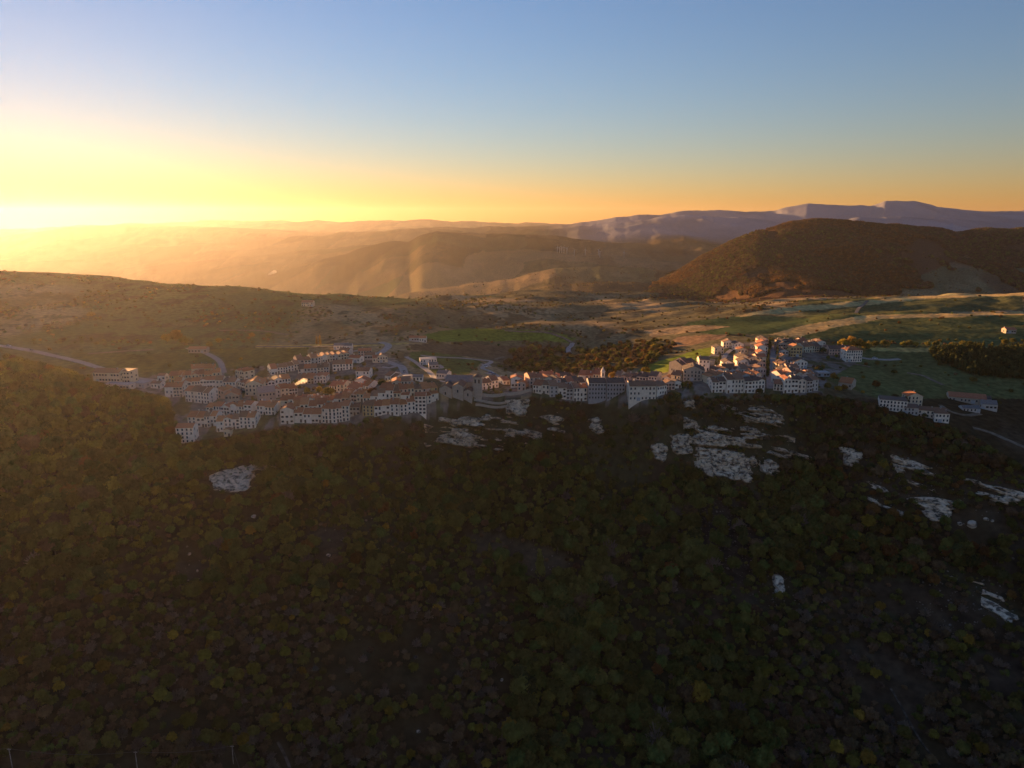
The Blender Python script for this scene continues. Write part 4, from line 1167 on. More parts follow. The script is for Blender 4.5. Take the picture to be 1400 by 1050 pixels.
OC = [
    ([(946, 612), (975, 616), (1005, 620), (1036, 627)], [(950, 640), (975, 650), (1000, 654), (1026, 657)], 'big smooth pale cliff wall, the largest rock face under the crag village', 1.3, 0),
    ([(1040, 622), (1052, 630), (1068, 638)], [(1034, 641), (1046, 648), (1062, 650)], 'pale rock block split off the end of the big cliff wall', 1.3, 0),
    ([(914, 598), (932, 595), (948, 598)], [(916, 613), (930, 621), (946, 617)], 'rounded pale rock block west of the big cliff wall', 1.3, 0),
    ([(888, 610), (904, 609), (916, 612)], [(894, 623), (905, 628), (914, 626)], 'small pale rock patch lowest west of the big cliff wall', 1.0, 0),
    ([(934, 549), (965, 549), (1000, 556), (1040, 558), (1070, 572)], [(934, 604), (965, 606), (1000, 609), (1040, 609), (1078, 606)], 'broken stratified crag with scrubby ledges right under the crag village', 1.7, 1),
    ([(1042, 586), (1062, 594), (1084, 602), (1112, 622)], [(1042, 618), (1058, 625), (1076, 632), (1108, 640)], 'slanting broken rock ribs east of the big cliff wall', 1.4, 1),
    ([(1146, 614), (1162, 615), (1178, 622)], [(1150, 632), (1164, 636), (1179, 633)], 'lone pale rock hump in the dark wood below the estate', 1.2, 0),
    ([(1216, 624), (1245, 632), (1272, 642), (1300, 653), (1350, 660), (1430, 672)], [(1226, 650), (1250, 660), (1280, 674), (1305, 684), (1350, 684), (1430, 702)], 'long slanting band of broken rock ledges under the estate wood', 1.5, 1),
    ([(1184, 660), (1208, 668), (1232, 682), (1262, 682), (1300, 688)], [(1186, 680), (1206, 690), (1232, 702), (1262, 708), (1298, 710)], 'lower line of pale rock steps beneath the long slanting band', 1.5, 1),
    ([(600, 566), (640, 568), (690, 566), (740, 562)], [(598, 584), (640, 586), (690, 584), (740, 574)], 'upper broken rock band below church and parapet wall', 1.2, 1),
    ([(580, 582), (620, 582), (664, 586), (712, 580), (772, 576)], [(580, 606), (620, 606), (664, 612), (712, 606), (772, 596)], 'central layered rock band below the church terraces', 1.4, 1),
    ([(690, 549), (708, 548), (728, 549)], [(692, 564), (708, 566), (726, 563)], 'eroded rock face under the parapet wall', 1.2, 0),
    ([(804, 576), (816, 573), (826, 577)], [(806, 588), (816, 590), (826, 588)], 'grey rock knob in the wood under the grey palace', 1.0, 0),
    ([(284, 654), (305, 646), (325, 642), (347, 644)], [(290, 666), (308, 670), (326, 673), (352, 658)], 'bare pale rock slab in the wood below the long white terrace', .8, 0),
    ([(326, 641), (350, 634), (384, 627)], [(330, 648), (352, 643), (386, 636)], 'thin pale ledge leading away above the bare slab', .6, 0),
    ([(1054, 788), (1066, 785), (1082, 795)], [(1053, 809), (1066, 810), (1078, 806)], 'lone pointed pale rock in the stony gully', 1.2, 0),
    ([(1292, 786), (1310, 795), (1344, 800)], [(1294, 798), (1312, 807), (1342, 810)], 'low pale rock ledge on the brown eastern slope', .8, 1),
    ([(1342, 808), (1366, 818), (1392, 840)], [(1340, 824), (1362, 836), (1386, 856)], 'broken pale ledge descending the brown eastern slope', .8, 1),
]
for i, (t_, b_, lb, o_, bd_) in enumerate(OC):
    outcrop(11 + i, t_, b_, lb, o_, bd_)

# loose boulders
def boulder_mesh(seed, sub=2):
    bm2 = bmesh.new(); bmesh.ops.create_icosphere(bm2, subdivisions=sub, radius=1)
    r = random.Random(seed)
    cuts = [(Vector((r.gauss(0, 1), r.gauss(0, 1), r.gauss(0, 1))).normalized(), r.uniform(.55, .85)) for _ in range(9)]
    for v_ in bm2.verts:
        for n_, d_ in cuts:
            s = v_.co.dot(n_)
            if s > d_: v_.co -= n_ * (s - d_)
        v_.co.z *= .75
    me = bpy.data.meshes.new('boulder'); bm2.to_mesh(me); bm2.free(); me.materials.append(M_rock)
    return me
BLD = [boulder_mesh(i) for i in range(5)]
r = random.Random(3)
for u, v, s, lb in [(1329, 719, 3.2, 'big white boulder fallen below the lower rock line'), (1312, 717, 1.5, 'smaller boulder beside the big white one'), (1348, 711, 1.7, 'boulder above the big white one'),
                    (1357, 713, 1.1, 'little boulder next to the one above the big white one'), (347, 707, 1.6, 'pale boulder alone in the brown western scrub'), (1346, 827, 1.6, 'pale boulder on the descending broken ledge'),
                    (686, 930, 1.0, 'small pale stone in the dark clearing'), (572, 1001, 1.0, 'white stone beside the dark clearing'), (449, 760, 1.3, 'pale stone lump above the western scrub'),
                    (259, 758, 1.1, 'light stone on the western stony patch'), (270, 781, .9, 'tiny light stone below the western stony patch')]:
    p = pix(u, v)
    o = newobj('boulder', r.choice(BLD)); o.location = p + Vector((0, 0, s * .3)); o.scale = (s, s, s); o.rotation_euler = (0, 0, r.uniform(0, 6))
    tag(o, lb, 'boulder', 'loose boulders'); FOOT.append((p.x, p.y, s + 4))
    FOOT.append((p.x + .0, p.y - 5, s + 2))
# ------------------------------------------------------------------ trees
def leaf_mat(name, c, tr=.3):
    m = bpy.data.materials.new('leaves_' + name); m.use_nodes = True
    nt = m.node_tree; nt.nodes.clear()
    oi = N(nt, 'ShaderNodeObjectInfo'); ge = N(nt, 'ShaderNodeNewGeometry')
    tc = N(nt, 'ShaderNodeTexCoord')
    nz = N(nt, 'ShaderNodeTexNoise'); nz.inputs['Scale'].default_value = .9; nz.inputs['Detail'].default_value = 3
    nt.links.new(tc.outputs['Object'], nz.inputs['Vector'])
    hs = N(nt, 'ShaderNodeHueSaturation'); hs.inputs['Color'].default_value = (*c, 1)
    mh = N(nt, 'ShaderNodeMapRange'); mh.inputs[3].default_value = .485; mh.inputs[4].default_value = .515
    nt.links.new(oi.outputs['Random'], mh.inputs[0]); nt.links.new(mh.outputs[0], hs.inputs['Hue'])
    ml = N(nt, 'ShaderNodeMath', operation='MULTIPLY_ADD'); ml.inputs[1].default_value = 7.31; ml.inputs[2].default_value = 0
    fr = N(nt, 'ShaderNodeMath', operation='FRACT')
    nt.links.new(oi.outputs['Random'], ml.inputs[0]); nt.links.new(ml.outputs[0], fr.inputs[0])
    mv = N(nt, 'ShaderNodeMapRange'); mv.inputs[3].default_value = .60; mv.inputs[4].default_value = 1.35
    nt.links.new(fr.outputs[0], mv.inputs[0])
    m2 = N(nt, 'ShaderNodeMapRange'); m2.inputs[1].default_value = .3; m2.inputs[2].default_value = .7; m2.inputs[3].default_value = .7; m2.inputs[4].default_value = 1.3
    nt.links.new(nz.outputs['Fac'], m2.inputs[0])
    mm = N(nt, 'ShaderNodeMath', operation='MULTIPLY'); nt.links.new(mv.outputs[0], mm.inputs[0]); nt.links.new(m2.outputs[0], mm.inputs[1])
    nt.links.new(mm.outputs[0], hs.inputs['Value'])
    df = N(nt, 'ShaderNodeBsdfDiffuse'); tl = N(nt, 'ShaderNodeBsdfTranslucent'); mx = N(nt, 'ShaderNodeMixShader'); mx.inputs[0].default_value = tr
    nt.links.new(hs.outputs[0], df.inputs['Color']); nt.links.new(hs.outputs[0], tl.inputs['Color'])
    nt.links.new(df.outputs[0], mx.inputs[1]); nt.links.new(tl.outputs[0], mx.inputs[2])
    ou = N(nt, 'ShaderNodeOutputMaterial'); nt.links.new(mx.outputs[0], ou.inputs['Surface'])
    return m
KINDS = {'olive': (.155, .148, .042), 'dark': (.085, .092, .034), 'green': (.112, .138, .038), 'yellowgreen': (.20, .18, .04), 'gold': (.31, .21, .04),
         'rust': (.20, .105, .036), 'brown': (.15, .10, .055), 'bare': (.19, .148, .115)}
LEAF = {k: leaf_mat(k, c, .35 if k in ('gold', 'yellowgreen', 'rust', 'olive') else .2) for k, c in KINDS.items()}
M_bark, _nt, _b = mat('bark', (.12, .09, .07), .95)
noise_mix(_nt, _b, (.07, .055, .04), (.18, .15, .12), 4)

def crown_mesh(name, seed, shape, n=230, leaf=.62):
    """crown about 2 units across sitting on z 0.55..; clumps of leaf faces round a lumpy volume"""
    r = random.Random(seed)
    V = []; F = []
    lobes = []
    if shape == 'round':
        lobes = [(Vector((r.uniform(-.1, .1), r.uniform(-.1, .1), 1.3)), .66)] + [(Vector((math.cos(a) * q_, math.sin(a) * q_, 1.0 + r.uniform(-.25, .75) * (1.15 - q_))), r.uniform(.26, .46)) for a, q_ in [(i_ * .66 + r.uniform(-.4, .4), r.uniform(.4, .74)) for i_ in range(19)]]
    elif shape == 'tall':
        lobes = [(Vector((r.uniform(-.12, .12), r.uniform(-.12, .12), .8 + i * .42)), .55 - .075 * i) for i in range(5)]
    elif shape == 'cone':
        lobes = [(Vector((0, 0, .45 + i * .40)), .66 - .11 * i) for i in range(6)]
    else:                                                       # shrub
        lobes = [(Vector((math.cos(a) * .45, math.sin(a) * .45, .45 + r.uniform(-.1, .25))), r.uniform(.4, .6)) for a in [r.uniform(0, 6.28) for _ in range(6)]]
    tot = sum(q ** 2 for _, q in lobes)
    # solid inner clumps keep the crown from being see-through
    for c, q in lobes:
        bm2 = bmesh.new(); bmesh.ops.create_icosphere(bm2, subdivisions=1, radius=q * .80)
        k = len(V)
        for v_ in bm2.verts:
            V.append(c + v_.co * r.uniform(.80, 1.12))
        for f in bm2.faces: F.append(tuple(k + v_.index for v_ in f.verts))
        bm2.free()
    for c, q in lobes:
        for _ in range(int(n * q ** 2 / tot)):
            d = Vector((r.gauss(0, 1), r.gauss(0, 1), r.gauss(0, 1) + .25)).normalized()
            p = c + d * q * r.uniform(.82, 1.14)
            t1 = (d + Vector((r.uniform(-.9, .9), r.uniform(-.9, .9), r.uniform(-.6, .9)))).normalized()
            a = t1.orthogonal().normalized()
            a = Matrix.Rotation(r.uniform(0, 6.28), 3, t1) @ a
            b2 = t1.cross(a)
            s = leaf * r.choice((.10, .13, .16, .20, .26)) * r.uniform(.85, 1.15)
            k = len(V)
            V.extend([p + a * s, p + b2 * s * r.uniform(.6, 1), p - a * s, p - b2 * s * r.uniform(.6, 1)])
            F.append((k, k + 1, k + 2, k + 3))
    return pydata(name, V, F, False)

def bare_mesh(name, seed, n=150):
    r = random.Random(seed); V = []; F = []
    for _ in range(n):
        d = Vector((r.gauss(0, 1), r.gauss(0, 1), abs(r.gauss(0, 1)) + .2)).normalized()
        p0 = Vector((0, 0, .55)) + d * r.uniform(.15, .45); p1 = Vector((0, 0, .55)) + d * r.uniform(.75, 1.25)
        p1 += Vector((r.uniform(-.2, .2), r.uniform(-.2, .2), r.uniform(-.1, .25)))
        s = d.orthogonal().normalized() * r.uniform(.03, .075)
        s = Matrix.Rotation(r.uniform(0, 6.28), 3, d) @ s
        k = len(V); V.extend([p0 - s, p0 + s, p1 + s * .9, p1 - s * .9]); F.append((k, k + 1, k + 2, k + 3))
    for _ in range(n // 2):
        d = Vector((r.gauss(0, 1), r.gauss(0, 1), abs(r.gauss(0, 1)))).normalized()
        p = Vector((0, 0, .6)) + d * r.uniform(.4, 1.0); a = d.orthogonal() * .07; b2 = d.cross(a)
        k = len(V); V.extend([p + a, p + b2, p - a, p - b2]); F.append((k, k + 1, k + 2, k + 3))
    return pydata(name, V, F, False)

def trunk_mesh(seed, shape):
    r = random.Random(seed)
    top = .95 if shape != 'bare' else 1.0
    me = tube('trunk', [(0, 0, -.25), (r.uniform(-.03, .03), r.uniform(-.03, .03), .35), (r.uniform(-.06, .06), r.uniform(-.06, .06), top)], [.085, .06, .03], 6)
    bm2 = bmesh.new(); bm2.from_mesh(me)
    for i in range(4):
        a = r.uniform(0, 6.28); z0 = r.uniform(.35, .7)
        t2 = tube('limb', [(0, 0, z0), (math.cos(a) * .28, math.sin(a) * .28, z0 + .25), (math.cos(a) * .5, math.sin(a) * .5, z0 + .55)], [.035, .025, .012], 5)
        bm2.from_mesh(t2); bpy.data.meshes.remove(t2)
    bm2.to_mesh(me); bm2.free(); me.materials.append(M_bark)
    return me

PROTO = []                       # (kind, shape, crown mesh, trunk mesh)
spec = [('olive', 'round', 3), ('dark', 'round', 2), ('dark', 'cone', 1), ('green', 'round', 3), ('yellowgreen', 'round', 2), ('gold', 'round', 2), ('gold', 'tall', 1), ('rust', 'round', 2),
        ('brown', 'round', 2), ('brown', 'shrub', 2), ('olive', 'shrub', 2), ('green', 'shrub', 1), ('bare', 'bare', 3), ('olive', 'tall', 2), ('yellowgreen', 'tall', 1), ('rust', 'shrub', 1), ('gold', 'shrub', 1), ('dark', 'tall', 1)]
tc_col = bpy.data.collections.new('tree_shapes')        # not linked: only a source for the woods below
sd = 100
for kind, shape, n in spec:
    for i in range(n):
        sd += 1
        cm = bare_mesh('crown', sd) if shape == 'bare' else crown_mesh('crown', sd, shape, 620 if shape == 'round' else 300)
        cm.materials.append(LEAF[kind])
        tm = trunk_mesh(sd, shape)
        j = bpy.data.meshes.new('tree_shape')
        bm2 = bmesh.new(); bm2.from_mesh(cm); nf = len(bm2.faces); bm2.from_mesh(tm)
        bm2.faces.ensure_lookup_table()
        for f in bm2.faces[nf:]: f.material_index = 1
        bm2.to_mesh(j); bm2.free(); j.materials.append(LEAF[kind]); j.materials.append(M_bark)
        o = bpy.data.objects.new('tree_%03d' % len(PROTO), j)
        tc_col.objects.link(o)
        PROTO.append((kind, shape, cm, tm))
def protos(kind, shape=None):
    return [i for i, p in enumerate(PROTO) if p[0] == kind and (shape is None or p[1] == shape)]

def tree_gn():
    g = bpy.data.node_groups.new('wood', 'GeometryNodeTree')
    g.interface.new_socket('Geometry', in_out='INPUT', socket_type='NodeSocketGeometry')
    g.interface.new_socket('Geometry', in_out='OUTPUT', socket_type='NodeSocketGeometry')
    gi = g.nodes.new('NodeGroupInput'); go = g.nodes.new('NodeGroupOutput')
    ci = g.nodes.new('GeometryNodeCollectionInfo'); ci.inputs['Collection'].default_value = tc_col
    ci.inputs['Separate Children'].default_value = True; ci.inputs['Reset Children'].default_value = True
    ip = g.nodes.new('GeometryNodeInstanceOnPoints'); ip.inputs['Pick Instance'].default_value = True
    def attr(nm, ty):
        a = g.nodes.new('GeometryNodeInputNamedAttribute'); a.data_type = ty; a.inputs['Name'].default_value = nm
        return a.outputs['Attribute']
    g.links.new(gi.outputs[0], ip.inputs['Points']); g.links.new(ci.outputs[0], ip.inputs['Instance'])
    g.links.new(attr('idx', 'INT'), ip.inputs['Instance Index'])
    cx = g.nodes.new('ShaderNodeCombineXYZ'); g.links.new(attr('rot', 'FLOAT'), cx.inputs[2])
    g.links.new(cx.outputs[0], ip.inputs['Rotation'])
    g.links.new(attr('scl', 'FLOAT_VECTOR'), ip.inputs['Scale'])
    g.links.new(ip.outputs[0], go.inputs[0])
    return g
GN = tree_gn()

def wood(name, label, items):
    """one mass of trees: items = (x, y, z, proto, rot, sx, sz)"""
    A = np.array(items, float)
    me = bpy.data.meshes.new(name)
    me.vertices.add(len(A)); me.vertices.foreach_set('co', A[:, :3].astype(np.float32).ravel())
    a = me.attributes.new('idx', 'INT', 'POINT'); a.data.foreach_set('value', A[:, 3].astype(np.int32))
    a = me.attributes.new('rot', 'FLOAT', 'POINT'); a.data.foreach_set('value', A[:, 4].astype(np.float32))
    a = me.attributes.new('scl', 'FLOAT_VECTOR', 'POINT'); a.data.foreach_set('vector', np.stack([A[:, 5], A[:, 5], A[:, 6]], -1).astype(np.float32).ravel())
    o = newobj(name, me)
    md = o.modifiers.new('wood', 'NODES'); md.node_group = GN
    o['kind'] = 'stuff'; o['label'] = label; o['category'] = 'wood'
    return o

TREE_WORD = {'olive': 'olive-green', 'dark': 'dark green', 'green': 'green', 'yellowgreen': 'yellow-green', 'gold': 'golden yellow', 'rust': 'rust-orange', 'brown': 'brown-leaved', 'bare': 'bare grey'}
SHAPE_WORD = {'round': 'round-crowned tree', 'tall': 'slim upright tree', 'cone': 'pointed conifer', 'shrub': 'bush', 'bare': 'leafless tree'}
def tree(x, y, z, pi, rot, sx, sz, label, group):
    kind, shape, cm, tm = PROTO[pi]
    nm = {'round': 'broadleaf_tree', 'tall': 'upright_tree', 'cone': 'conifer', 'shrub': 'bush', 'bare': 'leafless_tree'}[shape]
    t = thing(nm, label, 'bush' if shape == 'shrub' else 'tree', (x, y, z), rot, group)
    t.scale = (sx, sx, sz)
    newobj('crown', cm, t); newobj('trunk', tm, t)
    return t

# ---- where nothing may grow
CELL = 12.0
grid = {}
for x, y, rd in FOOT + ROADPTS:
    for gx in range(int((x - rd) // CELL), int((x + rd) // CELL) + 1):
        for gy in range(int((y - rd) // CELL), int((y + rd) // CELL) + 1):
            grid.setdefault((gx, gy), []).append((x, y, rd))
def free(x, y, s):
    for q in grid.get((int(x // CELL), int(y // CELL)), ()):
        if (x - q[0]) ** 2 + (y - q[1]) ** 2 < (q[2] + s * .5) ** 2: return False
    return True
FLu = [-200, 0, 100, 130, 180, 228, 243, 246, 290, 350, 384, 480, 495, 580, 598, 640, 650, 700, 730, 760, 860, 900, 915, 970, 1050, 1120, 1200, 1240, 1295, 1330, 1400, 1600]
FLv = [470, 482, 508, 523, 533, 545, 583, 609, 602, 593, 584, 580, 572, 571, 556, 552, 560, 560, 543, 550, 551, 548, 538, 539, 541, 539, 554, 567, 582, 598, 640, 690]

rng = np.random.default_rng(12)
cand = []
XS, YS, PS = [], [], []
for step, ps in ((4.3, 0), (2.9, 1), (3.5, 2)):
    gx, gy = np.meshgrid(np.arange(-420, 420, step), np.arange(205, 640, step))
    XS.append((gx + rng.uniform(-.5, .5, gx.shape) * step).ravel()); YS.append((gy + rng.uniform(-.5, .5, gy.shape) * step).ravel()); PS.append(np.full(gx.size, ps))
x = np.concatenate(XS); y = np.concatenate(YS); pas = np.concatenate(PS)
keep = np.abs(x / y) < .86
x, y, pas = x[keep], y[keep], pas[keep]
z = ground(x, y)
u, v, f = proj(x, y, z)
keep = (v < 1120) & (u > -90) & (u < 1490) & (v > np.interp(u, FLu, FLv) + 1)
x, y, z, u, v, pas = x[keep], y[keep], z[keep], u[keep], v[keep], pas[keep]
m1 = fbm(x / 38, y / 38, 3, 201); m2 = fbm(x / 16, y / 16, 3, 205); m3 = fbm(x / 70, y / 70, 3, 209)
# density: closed wood in mid-slope, open scrub lower down
dens = .88 + .35 * m1
for pts, c in CLEAR:
    dens = np.where(poly_mask(u + 22 * m2, v + 18 * m1, pts), .25, dens)
low = sstep(v, 760, 880) * (1 - sstep(u, 640, 760) * (1 - sstep(u, 1000, 1120)))
h_ = rng.random(len(x))
SL = []
rockP = [np.array(p_) for p_ in ROCKPOLY]
for i in range(len(x)):
    if h_[i] > dens[i] * (1.0 - .12 * low[i]): continue
    U_, V_ = u[i], v[i]
    q = rng.random(); q2 = rng.random()
    lo_ = low[i] + .35 * m3[i]
    if (lo_ > .45) != (pas[i] == 1): continue
    und = pas[i] == 2                                            # understorey between the crowns
    if und and rng.random() < .3: continue
    if lo_ > .45:                                                # scrubby brown lower slope
        if q < .34: k = ('brown', 'shrub')
        elif q < .48: k = ('bare', 'bare')
        elif q < .66: k = ('olive', 'shrub')
        elif q < .76: k = ('brown', 'round')
        elif q < .86: k = ('green', 'shrub')
        elif q < .93: k = ('olive', 'round')
        elif q < .955: k = ('yellowgreen', 'round')
        elif q < .962: k = ('gold', 'round')
        elif q < .975: k = ('gold', 'round')
        else: k = ('bare', 'bare')
        s = 1.5 + 1.3 * q2 + .6 * m2[i]
        if k[1] in ('round', 'tall') : s *= 1.15
    elif U_ < 330 and V_ < 720:                                  # western wood
        k = ('olive', 'round') if q < .38 else ('yellowgreen', 'round') if q < .62 else ('green', 'round') if q < .80 else ('rust', 'round') if q < .835 else ('olive', 'round') if q < .95 else ('brown', 'round')
        s = (1.7 + 2.9 * q2 ** 1.5) * (1 + .55 * m1[i]) + .6 * m2[i]
    elif U_ > 1120 and V_ > 640:                                 # rusty eastern slope
        k = ('rust', 'round') if q < .11 else ('olive', 'round') if q < .46 else ('brown', 'round') if q < .62 else ('dark', 'round') if q < .76 else ('yellowgreen', 'round') if q < .84 else ('green', 'round') if q < .96 else ('gold', 'round')
        s = 1.9 + 2.6 * q2 ** 1.6 + .7 * m2[i]
    elif U_ > 1050 and V_ < 640 or V_ < 610:                     # dark wood under the crag
        k = ('dark', 'round') if q < .40 else ('brown', 'round') if q < .64 else ('olive', 'round') if q < .78 else ('green', 'round') if q < .9 else ('bare', 'bare') if q < .96 else ('rust', 'round')
        s = 1.8 + 2.2 * q2 ** 1.5 + .6 * m2[i]
    else:
        k = ('olive', 'round') if q < .50 else ('green', 'round') if q < .72 else ('dark', 'round') if q < .80 else ('yellowgreen', 'round') if q < .86 else ('brown', 'round') if q < .90 else ('gold', 'round') if q < .91 else ('olive', 'tall') if q < .96 else ('bare', 'bare') if q < .99 else ('rust', 'round')
        s = (1.7 + 2.9 * q2 ** 1.5) * (1 + .55 * m1[i]) + .6 * m2[i]
    if und:
        k = (('olive', 'green', 'brown', 'olive')[int(q * 4)], 'shrub'); s = 1.0 + .9 * q2
    s = max(s, .9)
    hz = s * rng.uniform(.95, 1.3)
    if k[1] == 'tall': hz = s * rng.uniform(1.1, 1.5)
    topv = proj(x[i], y[i], z[i] + hz * (2.1 if k[1] == 'round' else 2.4 if k[1] in ('tall', 'cone') else 1.2))[1]
    lim = np.interp(U_, FLu, FLv) - 3
    if topv < lim:                                               # keep the house fronts in sight
        g_ = (V_ - lim) / max(V_ - topv, 1e-3)
        if g_ < .3: continue
        s *= max(g_, .45); hz *= g_
    if not free(x[i], y[i], s): continue
    rk = False
    for BX, BY, BE in BAND:
        if BX.min() - 3 < x[i] < BX.max() + 3 and BY.min() - 3 < y[i] < BY.max() + 3:
            dd_ = (BX - x[i]) ** 2 + (BY - y[i]) ** 2
            j_ = dd_.argmin()
            if dd_.flat[j_] < 9:
                if BE.flat[j_] > -.05: rk = True
                else: s = min(s, 2.1); hz = min(hz, 1.9)
    for P_ in rockP:
        if P_[:, 0].min() - 14 < U_ < P_[:, 0].max() + 14 and P_[:, 1].min() - 10 < V_ < P_[:, 1].max() + 40:
            for vv in (V_, V_ + (topv - V_) * .5, V_ + (topv - V_) * .8):
                for du in (-3, 3):
                    if poly_mask(np.array([U_ + du]), np.array([vv]), P_)[0]: rk = True
    if rk:
        if q2 < .38: k = (('olive', 'dark', 'brown')[int(q * 3)], 'round' if q2 < .1 else 'shrub') if False else (('olive', 'brown')[int(q * 2)], 'shrub'); s = hz = rng.uniform(.6, 1.2)
        else: continue
    SL.append([x[i], y[i], z[i] - .1, rng.choice(protos(*k)), rng.uniform(0, 6.28), s, hz])
SL = np.array(SL)
uu_, vv_, ff_ = proj(SL[:, 0], SL[:, 1], SL[:, 2] + SL[:, 6])
size = np.where((uu_ > -5) & (uu_ < 1405) & (vv_ < 1050), SL[:, 5] * np.where([PROTO[int(i)][1] in ('shrub', 'bare') for i in SL[:, 3]], .75, 1.0) / ff_, 0)
order = np.argsort(-size)
single_ids = set(order[:190].tolist())
print('slope trees', len(SL))
LM = [(254, 606, 'lowest corner house'), (318, 655, 'bare pale slab'), (347, 707, 'lone western boulder'), (480, 578, 'southern terrace'), (575, 567, 'slender tower house'), (624, 552, 'church'),
      (700, 590, 'central rock band'), (828, 555, 'grey palace'), (905, 620, 'lowest pale rock patch'), (990, 650, 'big cliff wall'), (1068, 800, 'lone pointed rock'), (1247, 700, 'white rock boss'),
      (1329, 719, 'big white boulder'), (1365, 830, 'broken descending ledge'), (1250, 990, 'eastern footpath'), (390, 1030, 'western footpath'), (319, 1030, 'leaning utility pole'), (188, 1040, 'middle utility pole'),
      (17, 1040, 'westernmost utility pole'), (720, 765, 'pale grassy clearing'), (1000, 740, 'stony gully'), (540, 910, 'dark clearing'), (1210, 930, 'brown eastern clearing'), (572, 1001, 'white stone'),
      (160, 532, 'cream apartments'), (40, 500, 'western approach road'), (201, 560, 'shining yellow-green tree'), (270, 785, 'western stony patch'), (1164, 628, 'lone rock hump'), (1287, 578, 'long estate house')]
LMP = [(pix(a_, b_), n_) for a_, b_, n_ in LM]
TREE_WORD2 = TREE_WORD
byk = {}
for i in sorted(single_ids):
    p_ = Vector(SL[i, :3]); kd, shp = PROTO[int(SL[i, 3])][:2]
    dd, nm_ = min(((p_ - q_).length, n_) for q_, n_ in LMP)
    byk.setdefault((kd, shp, nm_), []).append((dd, i))
for (kd, shp, nm_), lst in byk.items():
    for rank, (dd, i) in enumerate(sorted(lst)):
        xx, yy, zz, pi, ro_, sx_, sz_ = SL[i]
        wd_ = 'nearest' if rank == 0 else ORD[rank] + ' nearest'
        tree(xx, yy, zz, int(pi), ro_, sx_, sz_, f'{TREE_WORD[kd]} {SHAPE_WORD[shp]} {wd_} of its kind to the {nm_}', 'trees of the wooded slope')
wood('wooded_slope', 'mixed autumn wood covering the slope below the village', [r_ for i, r_ in enumerate(SL) if i not in single_ids])

# ---- hillside wood, far away
rng = np.random.default_rng(5)
n = 60000
a = rng.uniform(.12, .80, n); d = rng.uniform(1800, 2750, n)
x = a * d; y = d
z = ground(x, y); u, v, f = proj(x, y, z)
ok = poly_mask(u + 12 * fbm(x / 60, y / 60, 3, 4), v + 5 * fbm(x / 50, y / 50, 3, 8), [(895, 392), (930, 366), (1000, 325), (1080, 295), (1180, 295), (1300, 312), (1420, 300), (1420, 400), (1200, 408), (1100, 420), (980, 432), (930, 432), (880, 425), (862, 408)])
ok &= ~((u > 1230) & (v > 335) & (fbm(x / 120, y / 200, 3, 55) > -.05))
x, y, z = x[ok], y[ok], z[ok]
ks = [protos('rust', 'round'), protos('brown', 'round'), protos('rust', 'round'), protos('olive', 'round'), protos('brown', 'round')]
hm_ = fbm(x / 170, y / 170, 3, 77) + .25 * rng.normal(size=len(x)) - .9 * (x / y - .38)  # rust crowns thicken leftwards, painting the low sun on that flank
hk = fbm(x / 90, y / 200, 4, 99)
kp = hk < .42
x, y, z, hm_ = x[kp], y[kp], z[kp], hm_[kp]
kk_ = lambda q_: protos('rust', 'round') if q_ > .3 else protos('brown', 'round') if q_ > -.25 else protos('olive', 'round') if q_ > -.5 else protos('brown', 'round')
items = [(x[i], y[i], z[i] - .5, rng.choice(kk_(hm_[i])), rng.uniform(0, 6.28), rng.uniform(4.0, 6.5), rng.uniform(4, 6.5)) for i in range(len(x))]
print('hill trees', len(items))
wood('hill_wood', 'russet autumn wood covering the big round hill', items)

# ---- scrub and hedges in the open country
rng = np.random.default_rng(9)
n = 42000
a = rng.uniform(-.82, .82, n); d = 520 * np.exp(rng.uniform(0, 1.75, n))
x = a * d; y = d
z = ground(x, y); u, v, f = proj(x, y, z)
den = sstep(fbm(x / 60, y / 90, 4, 301), .05, .45) * .8 + .03
hedge = np.abs(((x * .8 + y * .6 + 30 * fbm(x / 200, y / 200, 2, 7)) / 95.0) % 1.0 - .5) < .018
hedge |= np.abs(((x * .35 - y * .95 + 40 * fbm(x / 220, y / 220, 2, 17)) / 130.0) % 1.0 - .5) < .016
den = np.where(hedge, .75, den)
for pts, c in FIELDS:
    den = np.where(poly_mask(u, v, pts), np.where(hedge, .25, .004), den)
hollow = poly_mask(u, v, [(690, 500), (700, 478), (770, 476), (800, 482), (850, 470), (900, 466), (930, 470), (900, 492), (880, 508), (830, 512), (720, 512)])
den = np.where(hollow, .9, den)
eastwood = poly_mask(u, v, [(1270, 482), (1300, 478), (1420, 480), (1420, 522), (1330, 516), (1280, 500)])
den = np.where(eastwood, .0, den)
leftedge = (u < 440) & (v > 470) & (v < 540)
den = np.where(leftedge, den * .25, den)
hh_ = rng.random(n)
items = []
for i in np.nonzero(hh_ < den)[0]:
    if v[i] > np.interp(u[i], FLu, FLv) - 2 and y[i] < 640: continue
    if not free(x[i], y[i], 2): continue
    q = rng.random()
    if hollow[i]:
        k = ('rust', 'round') if q < .14 else ('brown', 'round') if q < .5 else ('olive', 'round') if q < .93 else ('gold', 'round')
        s = rng.uniform(1.6, 3.0)
    else:
        k = ('olive', 'shrub') if q < .35 else ('brown', 'shrub') if q < .65 else ('green', 'shrub') if q < .8 else ('rust', 'shrub') if q < .93 else ('gold', 'shrub')
        s = rng.uniform(.9, 2.1) * (1 + .35 * (y[i] > 1200))
    # nothing may stand up in front of a house
    tv = proj(x[i], y[i], z[i] + s * 1.9)[1]
    items.append((x[i], y[i], z[i] - .1, rng.choice(protos(*k)), rng.uniform(0, 6.28), s, s * rng.uniform(.8, 1.2)))
print('scrub', len(items))
wood('country_scrub', 'scattered scrub and hedgerows over the open fields', items)
